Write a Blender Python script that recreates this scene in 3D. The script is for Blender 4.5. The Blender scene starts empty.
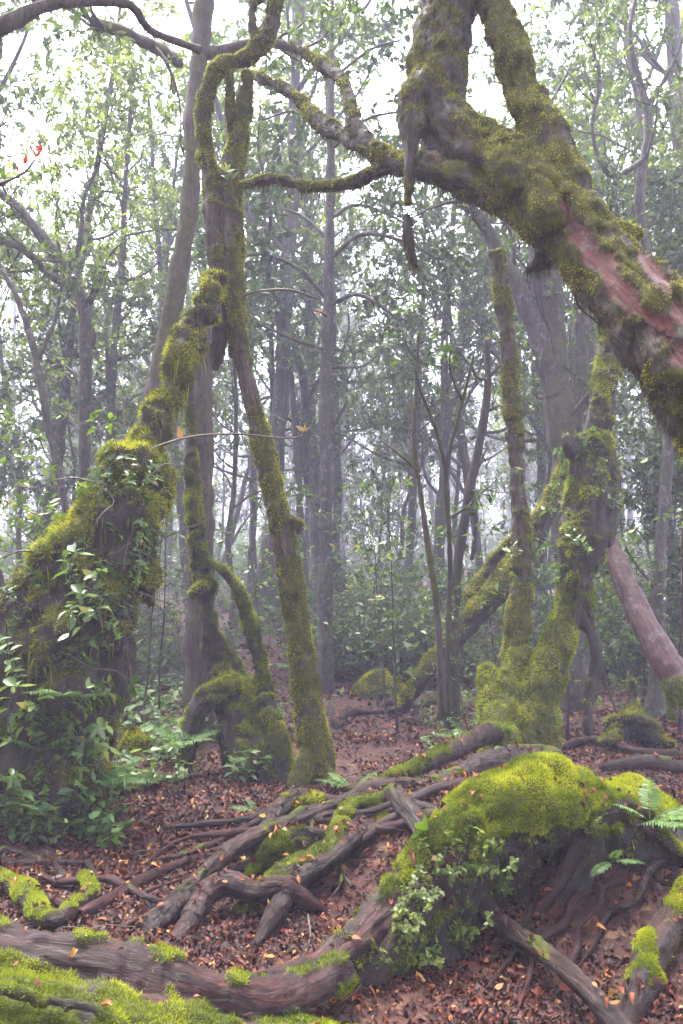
import bpy, math, random
import numpy as np
from mathutils import Vector
from mathutils.bvhtree import BVHTree

C = bpy.context.scene.collection
SC = bpy.context.scene
PI = math.pi
RNG = np.random.default_rng(7)

# ------------------------------------------------------------------ camera model
CAM = np.array([0.0, 0.0, 1.5])
FPX, W, H = 796.0, 683, 1024
PITCH = math.radians(5.6)
cp, sp = math.cos(PITCH), math.sin(PITCH)


def ray(px, py):
    x = (px - W / 2) / FPX
    u = (H / 2 - py) / FPX
    return np.array([x, cp - u * sp, sp + u * cp])


def P(px, py, d):
    r = ray(px, py)
    return CAM + r * (d / r[1])


# ------------------------------------------------------------------ noise
def _hash(ix, iy, iz, s):
    h = (ix * 374761393 + iy * 668265263 + iz * 2147483647 + s * 974634777) & 0xFFFFFFFF
    h = ((h ^ (h >> 13)) * 1274126177) & 0xFFFFFFFF
    h = (h ^ (h >> 16)) & 0xFFFFFFFF
    h = (h * 2246822519) & 0xFFFFFFFF
    return ((h ^ (h >> 15)) & 0xFFFFFF) / float(0xFFFFFF)


def vnoise(p, s=0):
    p = np.asarray(p, float)
    i = np.floor(p).astype(np.int64)
    f = p - i
    f = f * f * f * (f * (f * 6 - 15) + 10)
    r = 0
    for dx in (0, 1):
        wx = f[:, 0] if dx else 1 - f[:, 0]
        for dy in (0, 1):
            wy = f[:, 1] if dy else 1 - f[:, 1]
            for dz in (0, 1):
                wz = f[:, 2] if dz else 1 - f[:, 2]
                r = r + wx * wy * wz * _hash(i[:, 0] + dx, i[:, 1] + dy, i[:, 2] + dz, s)
    return r * 2 - 1


def fbm(p, oct=3, s=0):
    a, r, t = 1.0, 0, 0
    p = np.asarray(p, float)
    for k in range(oct):
        r = r + a * vnoise(p, s + k)
        t += a
        a *= 0.5
        p = p * 2.03 + 17.1
    return r / t * 1.6


def sstep(a, b, x):
    t = np.clip((x - a) / (b - a), 0, 1)
    return t * t * (3 - 2 * t)


# ------------------------------------------------------------------ ground height
def G(x, y):
    x = np.atleast_1d(np.asarray(x, float))
    y = np.atleast_1d(np.asarray(y, float))
    z = 0.30 * np.exp(-((x - 0.75) / 0.75) ** 2 - ((y - 4.75) / 0.8) ** 2)
    z += 0.16 * np.exp(-((x - 0.1) / 0.5) ** 2 - ((y - 4.6) / 0.5) ** 2)
    z += 0.22 * np.exp(-((x - 1.5) / 0.7) ** 2 - ((y - 4.3) / 0.9) ** 2)
    z += 0.25 * np.exp(-((x + 2.6) / 0.9) ** 2 - ((y - 5.8) / 1.2) ** 2)
    z += 0.18 * np.exp(-((x + 0.7) / 0.4) ** 2 - ((y - 7.0) / 0.5) ** 2)
    z += 1.9 * sstep(10, 46, y) + 0.35 * sstep(11.5, 14.5, y)
    z += 0.5 * sstep(3.0, 9.0, np.abs(x)) * sstep(3, 9, y)
    z += 0.4 * sstep(-6, -30, y)
    p = np.stack([x, y, x * 0], 1)
    z += 0.05 * fbm(p * 0.9, 3, 3) + 0.016 * fbm(p * 5, 2, 9)
    return z


def Gp(px, py, lift=0.0):
    r = ray(px, py)
    t = np.arange(1.2, 60, 0.015)
    q = CAM + r[None] * t[:, None]
    z = 0
    below = q[:, 2] <= G(q[:, 0], q[:, 1]) + lift
    return q[int(below.argmax())] if below.any() else q[-1]


# ------------------------------------------------------------------ mesh helpers
def new_mesh(name, V, faces, attrs=None, smooth=True):
    """faces: list of int arrays of shape (n,k)"""
    me = bpy.data.meshes.new(name)
    V = np.asarray(V, np.float32)
    me.vertices.add(len(V))
    me.vertices.foreach_set('co', V.ravel())
    faces = [np.asarray(f, np.int32) for f in faces if len(f)]
    li = np.concatenate([f.ravel() for f in faces])
    tot = np.concatenate([np.full(len(f), f.shape[1], np.int32) for f in faces])
    st = np.concatenate([[0], np.cumsum(tot)[:-1]]).astype(np.int32)
    me.loops.add(len(li))
    me.loops.foreach_set('vertex_index', li)
    me.polygons.add(len(tot))
    me.polygons.foreach_set('loop_start', st)
    me.polygons.foreach_set('loop_total', tot)
    me.polygons.foreach_set('use_smooth', np.full(len(tot), smooth, bool))
    for k, a in (attrs or {}).items():
        at = me.attributes.new(k, 'FLOAT', 'POINT')
        at.data.foreach_set('value', np.asarray(a, np.float32))
    me.update(calc_edges=True)
    return me


class Geo:
    """collects vertices, faces and a tint value per vertex"""
    def __init__(s):
        s.V, s.F3, s.F4, s.T, s.n = [], [], [], [], 0

    def add(s, V, F3=None, F4=None, T=0.5):
        V = np.asarray(V, float)
        s.V.append(V)
        if F3 is not None and len(F3):
            s.F3.append(np.asarray(F3) + s.n)
        if F4 is not None and len(F4):
            s.F4.append(np.asarray(F4) + s.n)
        s.T.append(np.broadcast_to(np.asarray(T, float), (len(V),)))
        s.n += len(V)

    def mesh(s, name, base=(0, 0, 0), smooth=True):
        V = np.concatenate(s.V) - np.asarray(base)
        fs = []
        if s.F3:
            fs.append(np.concatenate(s.F3))
        if s.F4:
            fs.append(np.concatenate(s.F4))
        return new_mesh(name, V, fs, {'tint': np.concatenate(s.T)}, smooth)


def link(name, me, mat, parent=None):
    o = bpy.data.objects.new(name, me)
    C.objects.link(o)
    if me is not None and mat is not None:
        me.materials.clear()
        me.materials.append(mat)
    if parent is not None:
        o.parent = parent
    return o


def tag(o, label, cat, group=None):
    o['label'] = label
    o['category'] = cat
    if group:
        o['group'] = group
    return o


def thing(name, label, cat, loc=(0, 0, 0), group=None):
    o = bpy.data.objects.new(name, None)
    o.empty_display_size = 0.1
    C.objects.link(o)
    o.location = loc
    return tag(o, label, cat, group)


def dup(root, loc, rot=(0, 0, 0), scale=1.0, label=None, group=None, cat=None):
    r = root.copy()
    C.objects.link(r)
    r.location = loc
    r.rotation_euler = rot
    r.scale = (scale,) * 3
    if label:
        r['label'] = label
    if group:
        r['group'] = group
    if cat:
        r['category'] = cat
    for ch in list(root.children):
        c = ch.copy()
        C.objects.link(c)
        c.parent = r
        for g in list(ch.children):
            d = g.copy()
            C.objects.link(d)
            d.parent = c
    return r


def drop(root):
    for ch in list(root.children):
        for g in list(ch.children):
            bpy.data.objects.remove(g)
        bpy.data.objects.remove(ch)
    bpy.data.objects.remove(root)


def unit(v):
    v = np.asarray(v, float)
    return v / np.maximum(np.linalg.norm(v, axis=-1, keepdims=True), 1e-9)


def spline(pts, step):
    """Catmull-Rom through (x,y,z,r) points"""
    pts = np.asarray(pts, float)
    if len(pts) == 2:
        pts = np.array([pts[0], (pts[0] + pts[1]) / 2, pts[1]])
    ext = np.vstack([2 * pts[0] - pts[1], pts, 2 * pts[-1] - pts[-2]])
    out = []
    for i in range(1, len(ext) - 2):
        p0, p1, p2, p3 = ext[i - 1:i + 3]
        n = max(2, int(np.linalg.norm(p2[:3] - p1[:3]) / step))
        for t in np.linspace(0, 1, n, endpoint=False):
            out.append(0.5 * ((2 * p1) + (-p0 + p2) * t + (2 * p0 - 5 * p1 + 4 * p2 - p3) * t * t
                              + (-p0 + 3 * p1 - 3 * p2 + p3) * t ** 3))
    out.append(ext[-2])
    out = np.array(out)
    out[:, 3] = np.maximum(out[:, 3], 0.0008)
    return out


def tube_arrays(pts, step=0.1, sides=8, wob=0.0, seed=0):
    S = spline(pts, step)
    c, r = S[:, :3], S[:, 3]
    T = unit(np.gradient(c, axis=0))
    ref = np.array([0.31, 0.87, 0.38])
    a = unit(np.cross(T, ref))
    b = np.cross(T, a)
    ang = np.linspace(0, 2 * PI, sides, endpoint=False)
    ring = a[:, None] * np.cos(ang)[None, :, None] + b[:, None] * np.sin(ang)[None, :, None]
    V = (c[:, None] + ring * r[:, None, None]).reshape(-1, 3)
    if wob:
        n = fbm(V / max(r.max(), 1e-3) * 0.7, 3, seed)
        V = V + ring.reshape(-1, 3) * (np.repeat(r, sides) * wob * n)[:, None]
    m = len(S)
    i = np.arange(m - 1)[:, None] * sides
    j = np.arange(sides)[None]
    j2 = (j + 1) % sides
    F4 = np.stack([i + j, i + j2, i + sides + j2, i + sides + j], -1).reshape(-1, 4)
    k = len(V)
    V = np.vstack([V, c[0], c[-1]])
    jj = np.arange(sides)
    F3 = np.vstack([np.stack([np.full(sides, k), (jj + 1) % sides, jj], 1),
                    np.stack([np.full(sides, k + 1), (m - 1) * sides + jj, (m - 1) * sides + (jj + 1) % sides], 1)])
    return V, F3, F4


def vnormals(V, F4, F3=None):
    N = np.zeros_like(V)
    for F in (F4, F3):
        if F is None or not len(F):
            continue
        if F.shape[1] == 4:
            n = np.cross(V[F[:, 2]] - V[F[:, 0]], V[F[:, 3]] - V[F[:, 1]])
        else:
            n = np.cross(V[F[:, 1]] - V[F[:, 0]], V[F[:, 2]] - V[F[:, 0]])
        for k in range(F.shape[1]):
            np.add.at(N, F[:, k], n)
    return unit(N)


def organic(tubes, voxel, smooth=4):
    """fuse tubes into one skin; returns V, F4"""
    g = Geo()
    for k, t in enumerate(tubes):
        V, F3, F4 = tube_arrays(t, step=max(voxel * 2, 0.03), sides=14)
        g.add(V, F3, F4)
    me = g.mesh('tmp')
    o = bpy.data.objects.new('tmp', me)
    C.objects.link(o)
    m = o.modifiers.new('r', 'REMESH')
    m.mode = 'VOXEL'
    m.voxel_size = voxel
    if smooth:
        s = o.modifiers.new('s', 'SMOOTH')
        s.factor = 0.5
        s.iterations = smooth
    dg = bpy.context.evaluated_depsgraph_get()
    ev = o.evaluated_get(dg)
    em = ev.to_mesh()
    V = np.empty(len(em.vertices) * 3, np.float32)
    em.vertices.foreach_get('co', V)
    V = V.reshape(-1, 3).astype(float)
    li = np.empty(len(em.loops), np.int32)
    em.loops.foreach_get('vertex_index', li)
    F = li.reshape(-1, 4)
    ev.to_mesh_clear()
    bpy.data.objects.remove(o)
    bpy.data.meshes.remove(me)
    return V, F


def flow_coords(V, tubes):
    """per vertex: offset across the nearest limb plus a slow coordinate along it, so that grain follows the wood"""
    Cc, A, B, Sx, Tn = [], [], [], [], []
    for k, t in enumerate(tubes):
        S = spline(t, 0.05)
        c = S[:, :3]
        T = unit(np.gradient(c, axis=0))
        a = unit(np.cross(T, np.array([0.31, 0.87, 0.38])))
        Tn.append(T)
        Cc.append(c)
        A.append(a)
        B.append(np.cross(T, a))
        Sx.append(np.concatenate([[0], np.cumsum(np.linalg.norm(np.diff(c, axis=0), axis=1))]) + 3.7 * k)
        Cc[-1] = np.hstack([c, S[:, 3:4]])
    Cc, A, B, Sx, Tn = np.vstack(Cc), np.vstack(A), np.vstack(B), np.concatenate(Sx), np.vstack(Tn)
    out = np.zeros_like(V)
    rad = np.zeros(len(V))
    for i in range(0, len(V), 4000):
        v = V[i:i + 4000]
        d2 = ((v[:, None] - Cc[None, :, :3]) ** 2).sum(-1)
        j = (np.sqrt(d2) - 0.9 * Cc[None, :, 3]).argmin(1)
        w = v - Cc[j, :3]
        out[i:i + 4000] = np.stack([(w * A[j]).sum(1), (w * B[j]).sum(1), (Sx[j] + (w * Tn[j]).sum(1)) * 0.16], 1)
        rad[i:i + 4000] = Cc[j, 3]
    return out, rad


def set_flow(me, fl):
    at = me.attributes.new('flow', 'FLOAT_VECTOR', 'POINT')
    at.data.foreach_set('vector', np.ascontiguousarray(fl, np.float32).ravel())


def tri_sample(V, F4, N, wv, n, rng):
    T = np.vstack([F4[:, [0, 1, 2]], F4[:, [0, 2, 3]]])
    A = np.linalg.norm(np.cross(V[T[:, 1]] - V[T[:, 0]], V[T[:, 2]] - V[T[:, 0]]), axis=1)
    w = A * wv[T].mean(1)
    if w.sum() <= 0:
        return None
    idx = rng.choice(len(T), n, p=w / w.sum())
    b = rng.random((n, 2))
    fl = b.sum(1) > 1
    b[fl] = 1 - b[fl]
    t = T[idx]
    w0 = (1 - b.sum(1))[:, None]
    p = V[t[:, 0]] * w0 + V[t[:, 1]] * b[:, :1] + V[t[:, 2]] * b[:, 1:]
    nn = unit(N[t[:, 0]] * w0 + N[t[:, 1]] * b[:, :1] + N[t[:, 2]] * b[:, 1:])
    return p, nn


def blades(g, p, n, L, w, rng, spread=0.7, droop=0.0, tint=None):
    m = len(p)
    d = unit(n + rng.normal(0, spread, (m, 3)) * 0.6 + np.array([0, 0, -droop]))
    side = unit(np.cross(d, rng.normal(0, 1, (m, 3))))
    l = (L * rng.uniform(0.5, 1.4, m))[:, None]
    ww = (w * rng.uniform(0.6, 1.4, m))[:, None]
    V = np.stack([p - n * L * 0.2 - side * ww, p - n * L * 0.2 + side * ww, p + d * l], 1).reshape(-1, 3)
    F = np.arange(m * 3).reshape(-1, 3)
    if tint is None:
        tint = np.clip(0.5 + 0.55 * fbm(p * 6, 3, 41) + rng.normal(0, 0.17, m), 0, 1)
    T = np.stack([tint * 0.75, tint * 0.75, np.clip(tint + 0.1, 0, 1)], 1).ravel()
    g.add(V, F, None, T)


def strands(g, p, L, w, rng, tint=0.3):
    """hanging moss wisps"""
    m = len(p)
    side = unit(np.stack([rng.normal(0, 1, m), rng.normal(0, 1, m), np.zeros(m)], 1)) * w
    l = L * rng.uniform(0.3, 1.3, m) ** 1.5
    wig = rng.normal(0, 0.12, (m, 3)) * l[:, None]
    wig[:, 2] = 0
    mid = p + wig + np.array([0, 0, -1.0]) * (l * 0.5)[:, None]
    end = p + wig * 1.4 + np.array([0, 0, -1.0]) * l[:, None]
    up = np.array([0, 0, 0.01])
    V = np.stack([p - side + up, p + side + up, mid - side * .7, mid + side * .7, end], 1).reshape(-1, 3)
    b = np.arange(m)[:, None] * 5
    F4 = b + np.array([[0, 1, 3, 2]])
    F3 = b + np.array([[2, 3, 4]])
    t = np.repeat(np.clip(tint + rng.normal(0, 0.15, m), 0, 1), 5)
    g.add(V, F3, F4, t)


def leaves(g, p, d, nrm, L, wid, rng, tint=None, fine=False, curl=0.15):
    """p base, d direction, nrm up side, L lengths, wid width ratio"""
    m = len(p)
    d = unit(d)
    s = unit(np.cross(nrm, d))
    u = np.cross(d, s)
    L = np.broadcast_to(np.asarray(L, float), (m,))
    if fine:
        tpl = np.array([[0, 0, 0], [.3, .42, .06], [.3, 0, 0], [.3, -.42, .06], [.65, .36, .02], [.65, 0, -.04],
                        [.65, -.36, .02], [1, 0, -.14]], float)
        F3 = np.array([[0, 2, 1], [0, 3, 2], [4, 5, 7], [5, 6, 7]])
        F4 = np.array([[1, 2, 5, 4], [2, 3, 6, 5]])
    else:
        tpl = np.array([[0, 0, 0], [.45, .45, .05], [.45, -.45, .05], [1, 0, -.06]], float)
        F3 = np.array([[0, 3, 1], [0, 2, 3]])
        F4 = np.zeros((0, 4), int)
    k = len(tpl)
    wv = np.broadcast_to(np.asarray(wid, float), (m,))
    cv = rng.normal(1, 0.9, m) * curl / 0.15
    V = (p[:, None] + (d[:, None] * tpl[None, :, :1]
                       + s[:, None] * (tpl[None, :, 1:2] * wv[:, None, None])
                       + u[:, None] * (tpl[None, :, 2:3] * cv[:, None, None])) * L[:, None, None]).reshape(-1, 3)
    b = np.arange(m)[:, None, None] * k
    if tint is None:
        tint = rng.random(m)
    g.add(V, (b + F3[None]).reshape(-1, 3), (b + F4[None]).reshape(-1, 4) if len(F4) else None, np.repeat(tint, k))


# ------------------------------------------------------------------ materials
def mat_base(name):
    m = bpy.data.materials.new(name)
    m.use_nodes = True
    nt = m.node_tree
    nt.nodes.clear()
    out = nt.nodes.new('ShaderNodeOutputMaterial')
    return m, nt, out


def ramp(nt, stops, fac):
    r = nt.nodes.new('ShaderNodeValToRGB')
    el = r.color_ramp.elements
    while len(el) < len(stops):
        el.new(0.5)
    for e, (p, c) in zip(el, stops):
        e.position = p
        e.color = (*c, 1)
    nt.links.new(fac, r.inputs[0])
    return r.outputs[0]


def noise(nt, scale, detail=4, vec=None, rough=0.6, dist=0.0):
    n = nt.nodes.new('ShaderNodeTexNoise')
    n.inputs['Scale'].default_value = scale
    n.inputs['Detail'].default_value = detail
    n.inputs['Roughness'].default_value = rough
    n.inputs['Distortion'].default_value = dist
    if vec is not None:
        nt.links.new(vec, n.inputs['Vector'])
    return n.outputs['Fac']


def objcoord(nt, scale=(1, 1, 1)):
    t = nt.nodes.new('ShaderNodeTexCoord')
    mp = nt.nodes.new('ShaderNodeMapping')
    mp.inputs['Scale'].default_value = scale
    nt.links.new(t.outputs['Object'], mp.inputs['Vector'])
    return mp.outputs['Vector']


def mixc(nt, fac, a, b, mode='MIX'):
    m = nt.nodes.new('ShaderNodeMix')
    m.data_type = 'RGBA'
    m.blend_type = mode
    for sock, v in ((m.inputs[0], fac), (m.inputs[6], a), (m.inputs[7], b)):
        if isinstance(v, (int, float)):
            sock.default_value = v
        elif isinstance(v, tuple):
            sock.default_value = (*v, 1)
        else:
            nt.links.new(v, sock)
    return m.outputs[2]


def attr(nt, name):
    a = nt.nodes.new('ShaderNodeAttribute')
    a.attribute_name = name
    return a.outputs['Fac']


def mat_bark(name, stops, moss, scale=6, stretch=(1, 1, 0.35), rough=0.75, bump=0.6, lichen=None, spec=0.4, cover=None):
    m, nt, out = mat_base(name)
    fa = nt.nodes.new('ShaderNodeAttribute')
    fa.attribute_name = 'flow'
    v = fa.outputs['Vector']
    n1 = noise(nt, scale * 1.6, 6, v, 0.68, 0.4)
    col = ramp(nt, stops, n1)
    v2 = objcoord(nt, (1, 1, 1))
    if lichen:
        ln = noise(nt, scale * 1.7, 5, v2, 0.6)
        lf = ramp(nt, [(0.56, (0, 0, 0)), (0.62, (1, 1, 1))], ln)
        col = mixc(nt, lf, col, lichen)
    fine = noise(nt, 55, 4, v2, 0.7)
    col = mixc(nt, 0.5, col, ramp(nt, [(0.3, (0.35, 0.35, 0.35)), (0.7, (1.5, 1.5, 1.5))], fine), 'MULTIPLY')
    if cover:
        col = mixc(nt, attr(nt, 'bare'), ramp(nt, cover, noise(nt, 11, 6, v2, 0.7, 0.5)), col)
    crack = noise(nt, scale * 5.5, 5, v, 0.65, 0.8)
    col = mixc(nt, 0.85, col, ramp(nt, [(0.36, (0.22, 0.2, 0.2)), (0.47, (1, 1, 1)), (0.7, (1.25, 1.22, 1.2))], crack), 'MULTIPLY')
    mc = ramp(nt, moss, noise(nt, 14, 5, v2, 0.7))
    fac = attr(nt, 'moss')
    col = mixc(nt, fac, col, mc)
    b = nt.nodes.new('ShaderNodeBsdfPrincipled')
    nt.links.new(col, b.inputs['Base Color'])
    rr = nt.nodes.new('ShaderNodeMapRange')
    rr.inputs['To Min'].default_value = rough
    rr.inputs['To Max'].default_value = 0.95
    nt.links.new(fac, rr.inputs['Value'])
    nt.links.new(rr.outputs[0], b.inputs['Roughness'])
    b.inputs['Specular IOR Level'].default_value = spec
    bp = nt.nodes.new('ShaderNodeBump')
    bp.inputs['Strength'].default_value = bump
    bp.inputs['Distance'].default_value = 0.02
    hn = noise(nt, scale * 5.5, 6, v, 0.7, 0.8)
    nt.links.new(hn, bp.inputs['Height'])
    nt.links.new(bp.outputs[0], b.inputs['Normal'])
    nt.links.new(b.outputs[0], out.inputs[0])
    return m


def mat_leaf(name, stops, rough=0.4, transl=0.4, spec=0.5, tl_gain=1.3):
    m, nt, out = mat_base(name)
    t = attr(nt, 'tint')
    col = ramp(nt, stops, t)
    oi = nt.nodes.new('ShaderNodeObjectInfo')
    jit = ramp(nt, [(0, (0.75, 0.8, 0.8)), (1, (1.2, 1.15, 1.0))], oi.outputs['Random'])
    col = mixc(nt, 1.0, col, jit, 'MULTIPLY')
    b = nt.nodes.new('ShaderNodeBsdfPrincipled')
    nt.links.new(col, b.inputs['Base Color'])
    b.inputs['Roughness'].default_value = rough
    b.inputs['Specular IOR Level'].default_value = spec
    tr = nt.nodes.new('ShaderNodeBsdfTranslucent')
    nt.links.new(mixc(nt, 1.0, col, (tl_gain, tl_gain * 1.05, tl_gain * 0.55), 'MULTIPLY'), tr.inputs[0])
    mx = nt.nodes.new('ShaderNodeMixShader')
    mx.inputs[0].default_value = transl
    nt.links.new(b.outputs[0], mx.inputs[1])
    nt.links.new(tr.outputs[0], mx.inputs[2])
    nt.links.new(mx.outputs[0], out.inputs[0])
    return m


MOSS_BRIGHT = [(0.25, (0.010, 0.015, 0.002)), (0.5, (0.045, 0.055, 0.004)), (0.75, (0.12, 0.13, 0.007))]
MOSS_OLIVE = [(0.25, (0.010, 0.010, 0.003)), (0.5, (0.042, 0.040, 0.004)), (0.75, (0.11, 0.10, 0.006))]
MOSS_DULL = [(0.25, (0.02, 0.018, 0.010)), (0.5, (0.055, 0.05, 0.018)), (0.75, (0.10, 0.09, 0.025))]

M = {}
M['bark_red'] = mat_bark('red_bark', [(0.3, (0.04, 0.018, 0.016)), (0.45, (0.115, 0.036, 0.03)), (0.56, (0.12, 0.032, 0.023)),
                                      (0.68, (0.13, 0.085, 0.072))], MOSS_OLIVE, 7, (1, 1, 1), 0.6, 1.0, (0.12, 0.09, 0.075), 0.3,
                         [(0.3, (0.016, 0.012, 0.009)), (0.5, (0.05, 0.036, 0.026)), (0.75, (0.10, 0.075, 0.055))])
M['bark_pink'] = mat_bark('pinkish_bark', [(0.3, (0.02, 0.009, 0.008)), (0.5, (0.06, 0.023, 0.02)), (0.7, (0.10, 0.046, 0.04))],
                          MOSS_BRIGHT, 6, (1, 1, 0.6), 0.6, 0.9, (0.10, 0.065, 0.06))
M['root'] = mat_bark('wet_root_bark', [(0.3, (0.005, 0.0025, 0.002)), (0.5, (0.018, 0.007, 0.005)), (0.64, (0.040, 0.013, 0.009)),
                                       (0.76, (0.10, 0.024, 0.013))], MOSS_BRIGHT, 9, (1, 1, 1), 0.42, 0.8, None, 0.22)
RED_ROOT = [(0.3, (0.008, 0.003, 0.003)), (0.5, (0.028, 0.009, 0.008)), (0.64, (0.068, 0.018, 0.014)), (0.78, (0.042, 0.026, 0.026))]
M['root_red'] = mat_bark('red_root_bark', RED_ROOT, MOSS_BRIGHT, 8, (1, 1, 1), 0.42, 0.8, None, 0.22)
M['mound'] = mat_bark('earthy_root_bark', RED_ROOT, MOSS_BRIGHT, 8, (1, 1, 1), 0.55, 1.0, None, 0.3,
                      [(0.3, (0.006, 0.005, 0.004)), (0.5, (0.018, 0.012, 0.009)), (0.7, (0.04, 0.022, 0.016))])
M['log_bark'] = mat_bark('dark_log_bark', [(0.3, (0.006, 0.005, 0.005)), (0.5, (0.018, 0.014, 0.014)), (0.64, (0.035, 0.025, 0.024)), (0.74, (0.05, 0.03, 0.026)),
                                            (0.8, (0.28, 0.07, 0.02))], MOSS_BRIGHT, 8, (1, 1, 1), 0.6, 1.0, None, 0.25)
M['bark_dark'] = mat_bark('dark_mossy_bark', [(0.3, (0.008, 0.006, 0.004)), (0.55, (0.026, 0.018, 0.012)), (0.75, (0.06, 0.045, 0.034))],
                          MOSS_OLIVE, 6, (1, 1, 0.35), 0.8, 0.9)
M['bark_mid'] = mat_bark('brown_bark', [(0.3, (0.02, 0.014, 0.010)), (0.5, (0.055, 0.038, 0.027)), (0.75, (0.10, 0.075, 0.056))],
                         MOSS_OLIVE, 8, (1, 1, 0.25), 0.8, 0.8)
M['bark_shaggy'] = mat_bark('shaggy_bark', [(0.3, (0.022, 0.017, 0.013)), (0.5, (0.065, 0.05, 0.036)), (0.75, (0.12, 0.09, 0.07))],
                            MOSS_DULL, 8, (1, 1, 0.5), 0.85, 0.9)
M['bark_grey'] = mat_bark('grey_bark', [(0.3, (0.022, 0.018, 0.016)), (0.5, (0.05, 0.042, 0.036)), (0.75, (0.09, 0.076, 0.066))],
                          MOSS_DULL, 7, (1, 1, 0.3), 0.8, 0.7, (0.10, 0.09, 0.08))
M['moss_bright'] = mat_leaf('bright_moss', [(0.0, (0.016, 0.026, 0.002)), (0.42, (0.12, 0.155, 0.006)), (0.78, (0.28, 0.31, 0.010)),
                                            (1, (0.45, 0.42, 0.04))], 0.8, 0.3, 0.2)
M['moss_olive'] = mat_leaf('olive_moss', [(0.0, (0.016, 0.018, 0.003)), (0.38, (0.18, 0.18, 0.005)), (0.72, (0.40, 0.385, 0.008)),
                                          (1, (0.44, 0.38, 0.02))], 0.85, 0.3, 0.2)
M['moss_dull'] = mat_leaf('brown_moss', [(0.0, (0.022, 0.018, 0.010)), (0.5, (0.07, 0.06, 0.020)), (1, (0.16, 0.14, 0.04))], 0.9, 0.3, 0.15)
M['leaf_canopy'] = mat_leaf('canopy_leaf', [(0.0, (0.032, 0.048, 0.018)), (0.6, (0.068, 0.105, 0.030)), (0.9, (0.13, 0.18, 0.04)),
                                            (1, (0.24, 0.25, 0.07))], 0.42, 0.45, 0.35)
M['leaf_dark'] = mat_leaf('dark_leaf', [(0.0, (0.024, 0.036, 0.018)), (0.7, (0.052, 0.080, 0.030)), (1, (0.11, 0.16, 0.045))], 0.4, 0.35, 0.4)
M['leaf_yellow'] = mat_leaf('yellow_green_leaf', [(0.0, (0.06, 0.09, 0.025)), (0.6, (0.13, 0.17, 0.04)), (1, (0.25, 0.27, 0.08))], 0.4, 0.5, 0.4)
M['leaf_herb'] = mat_leaf('herb_leaf', [(0.0, (0.025, 0.05, 0.010)), (0.55, (0.075, 0.135, 0.018)), (0.9, (0.16, 0.23, 0.025)),
                                        (1, (0.27, 0.24, 0.035))], 0.33, 0.35, 0.5)
M['leaf_blue'] = mat_leaf('bush_leaf', [(0.0, (0.035, 0.055, 0.026)), (0.6, (0.08, 0.145, 0.045)), (1, (0.16, 0.25, 0.08))], 0.42, 0.35, 0.35)
M['leaf_fern'] = mat_leaf('fern_leaf', [(0.0, (0.04, 0.085, 0.015)), (0.6, (0.08, 0.155, 0.03)), (1, (0.13, 0.22, 0.05))], 0.45, 0.35, 0.4)
M['leaf_orange'] = mat_leaf('orange_leaf', [(0.0, (0.38, 0.12, 0.05)), (0.6, (0.38, 0.18, 0.06)), (1, (0.36, 0.27, 0.05))], 0.4, 0.4, 0.4)
M['leaf_red'] = mat_leaf('red_leaf', [(0.0, (0.26, 0.022, 0.015)), (1, (0.36, 0.06, 0.035))], 0.45, 0.3, 0.3)
M['litter'] = mat_leaf('fallen_leaf', [(0.0, (0.012, 0.005, 0.004)), (0.33, (0.040, 0.010, 0.007)), (0.58, (0.10, 0.022, 0.012)),
                                       (0.75, (0.19, 0.050, 0.018)), (0.89, (0.26, 0.105, 0.03)), (0.96, (0.36, 0.20, 0.05)),
                                       (1, (0.40, 0.30, 0.16))], 0.5, 0.08, 0.18)


def mat_twig():
    m, nt, out = mat_base('twig_bark')
    b = nt.nodes.new('ShaderNodeBsdfPrincipled')
    v = objcoord(nt)
    nt.links.new(ramp(nt, [(0.3, (0.03, 0.022, 0.016)), (0.7, (0.09, 0.065, 0.045))], noise(nt, 12, 4, v)), b.inputs['Base Color'])
    b.inputs['Roughness'].default_value = 0.7
    nt.links.new(b.outputs[0], out.inputs[0])
    return m


M['twig'] = mat_twig()


def mat_ground():
    m, nt, out = mat_base('forest_soil')
    t = nt.nodes.new('ShaderNodeNewGeometry')
    v = t.outputs['Position']
    n1 = noise(nt, 1.3, 6, v, 0.6)
    soil = ramp(nt, [(0.3, (0.009, 0.004, 0.003)), (0.5, (0.026, 0.009, 0.006)), (0.7, (0.05, 0.016, 0.010))], n1)
    vo = nt.nodes.new('ShaderNodeTexVoronoi')
    vo.inputs['Scale'].default_value = 22
    vo.inputs['Randomness'].default_value = 1
    nt.links.new(v, vo.inputs['Vector'])
    sep = nt.nodes.new('ShaderNodeSeparateColor')
    nt.links.new(vo.outputs['Color'], sep.inputs[0])
    lf = ramp(nt, [(0.0, (0.02, 0.010, 0.009)), (0.4, (0.06, 0.024, 0.019)), (0.75, (0.12, 0.045, 0.032)), (0.93, (0.17, 0.08, 0.045)),
                   (1, (0.30, 0.18, 0.08))], sep.outputs[0])
    col = mixc(nt, 0.35, soil, lf)
    b = nt.nodes.new('ShaderNodeBsdfPrincipled')
    nt.links.new(col, b.inputs['Base Color'])
    b.inputs['Roughness'].default_value = 0.75
    b.inputs['Specular IOR Level'].default_value = 0.25
    bp = nt.nodes.new('ShaderNodeBump')
    bp.inputs['Strength'].default_value = 0.7
    bp.inputs['Distance'].default_value = 0.03
    hn = noise(nt, 30, 6, v, 0.7)
    nt.links.new(hn, bp.inputs['Height'])
    nt.links.new(bp.outputs[0], b.inputs['Normal'])
    nt.links.new(b.outputs[0], out.inputs[0])
    return m


M['ground'] = mat_ground()

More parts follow.
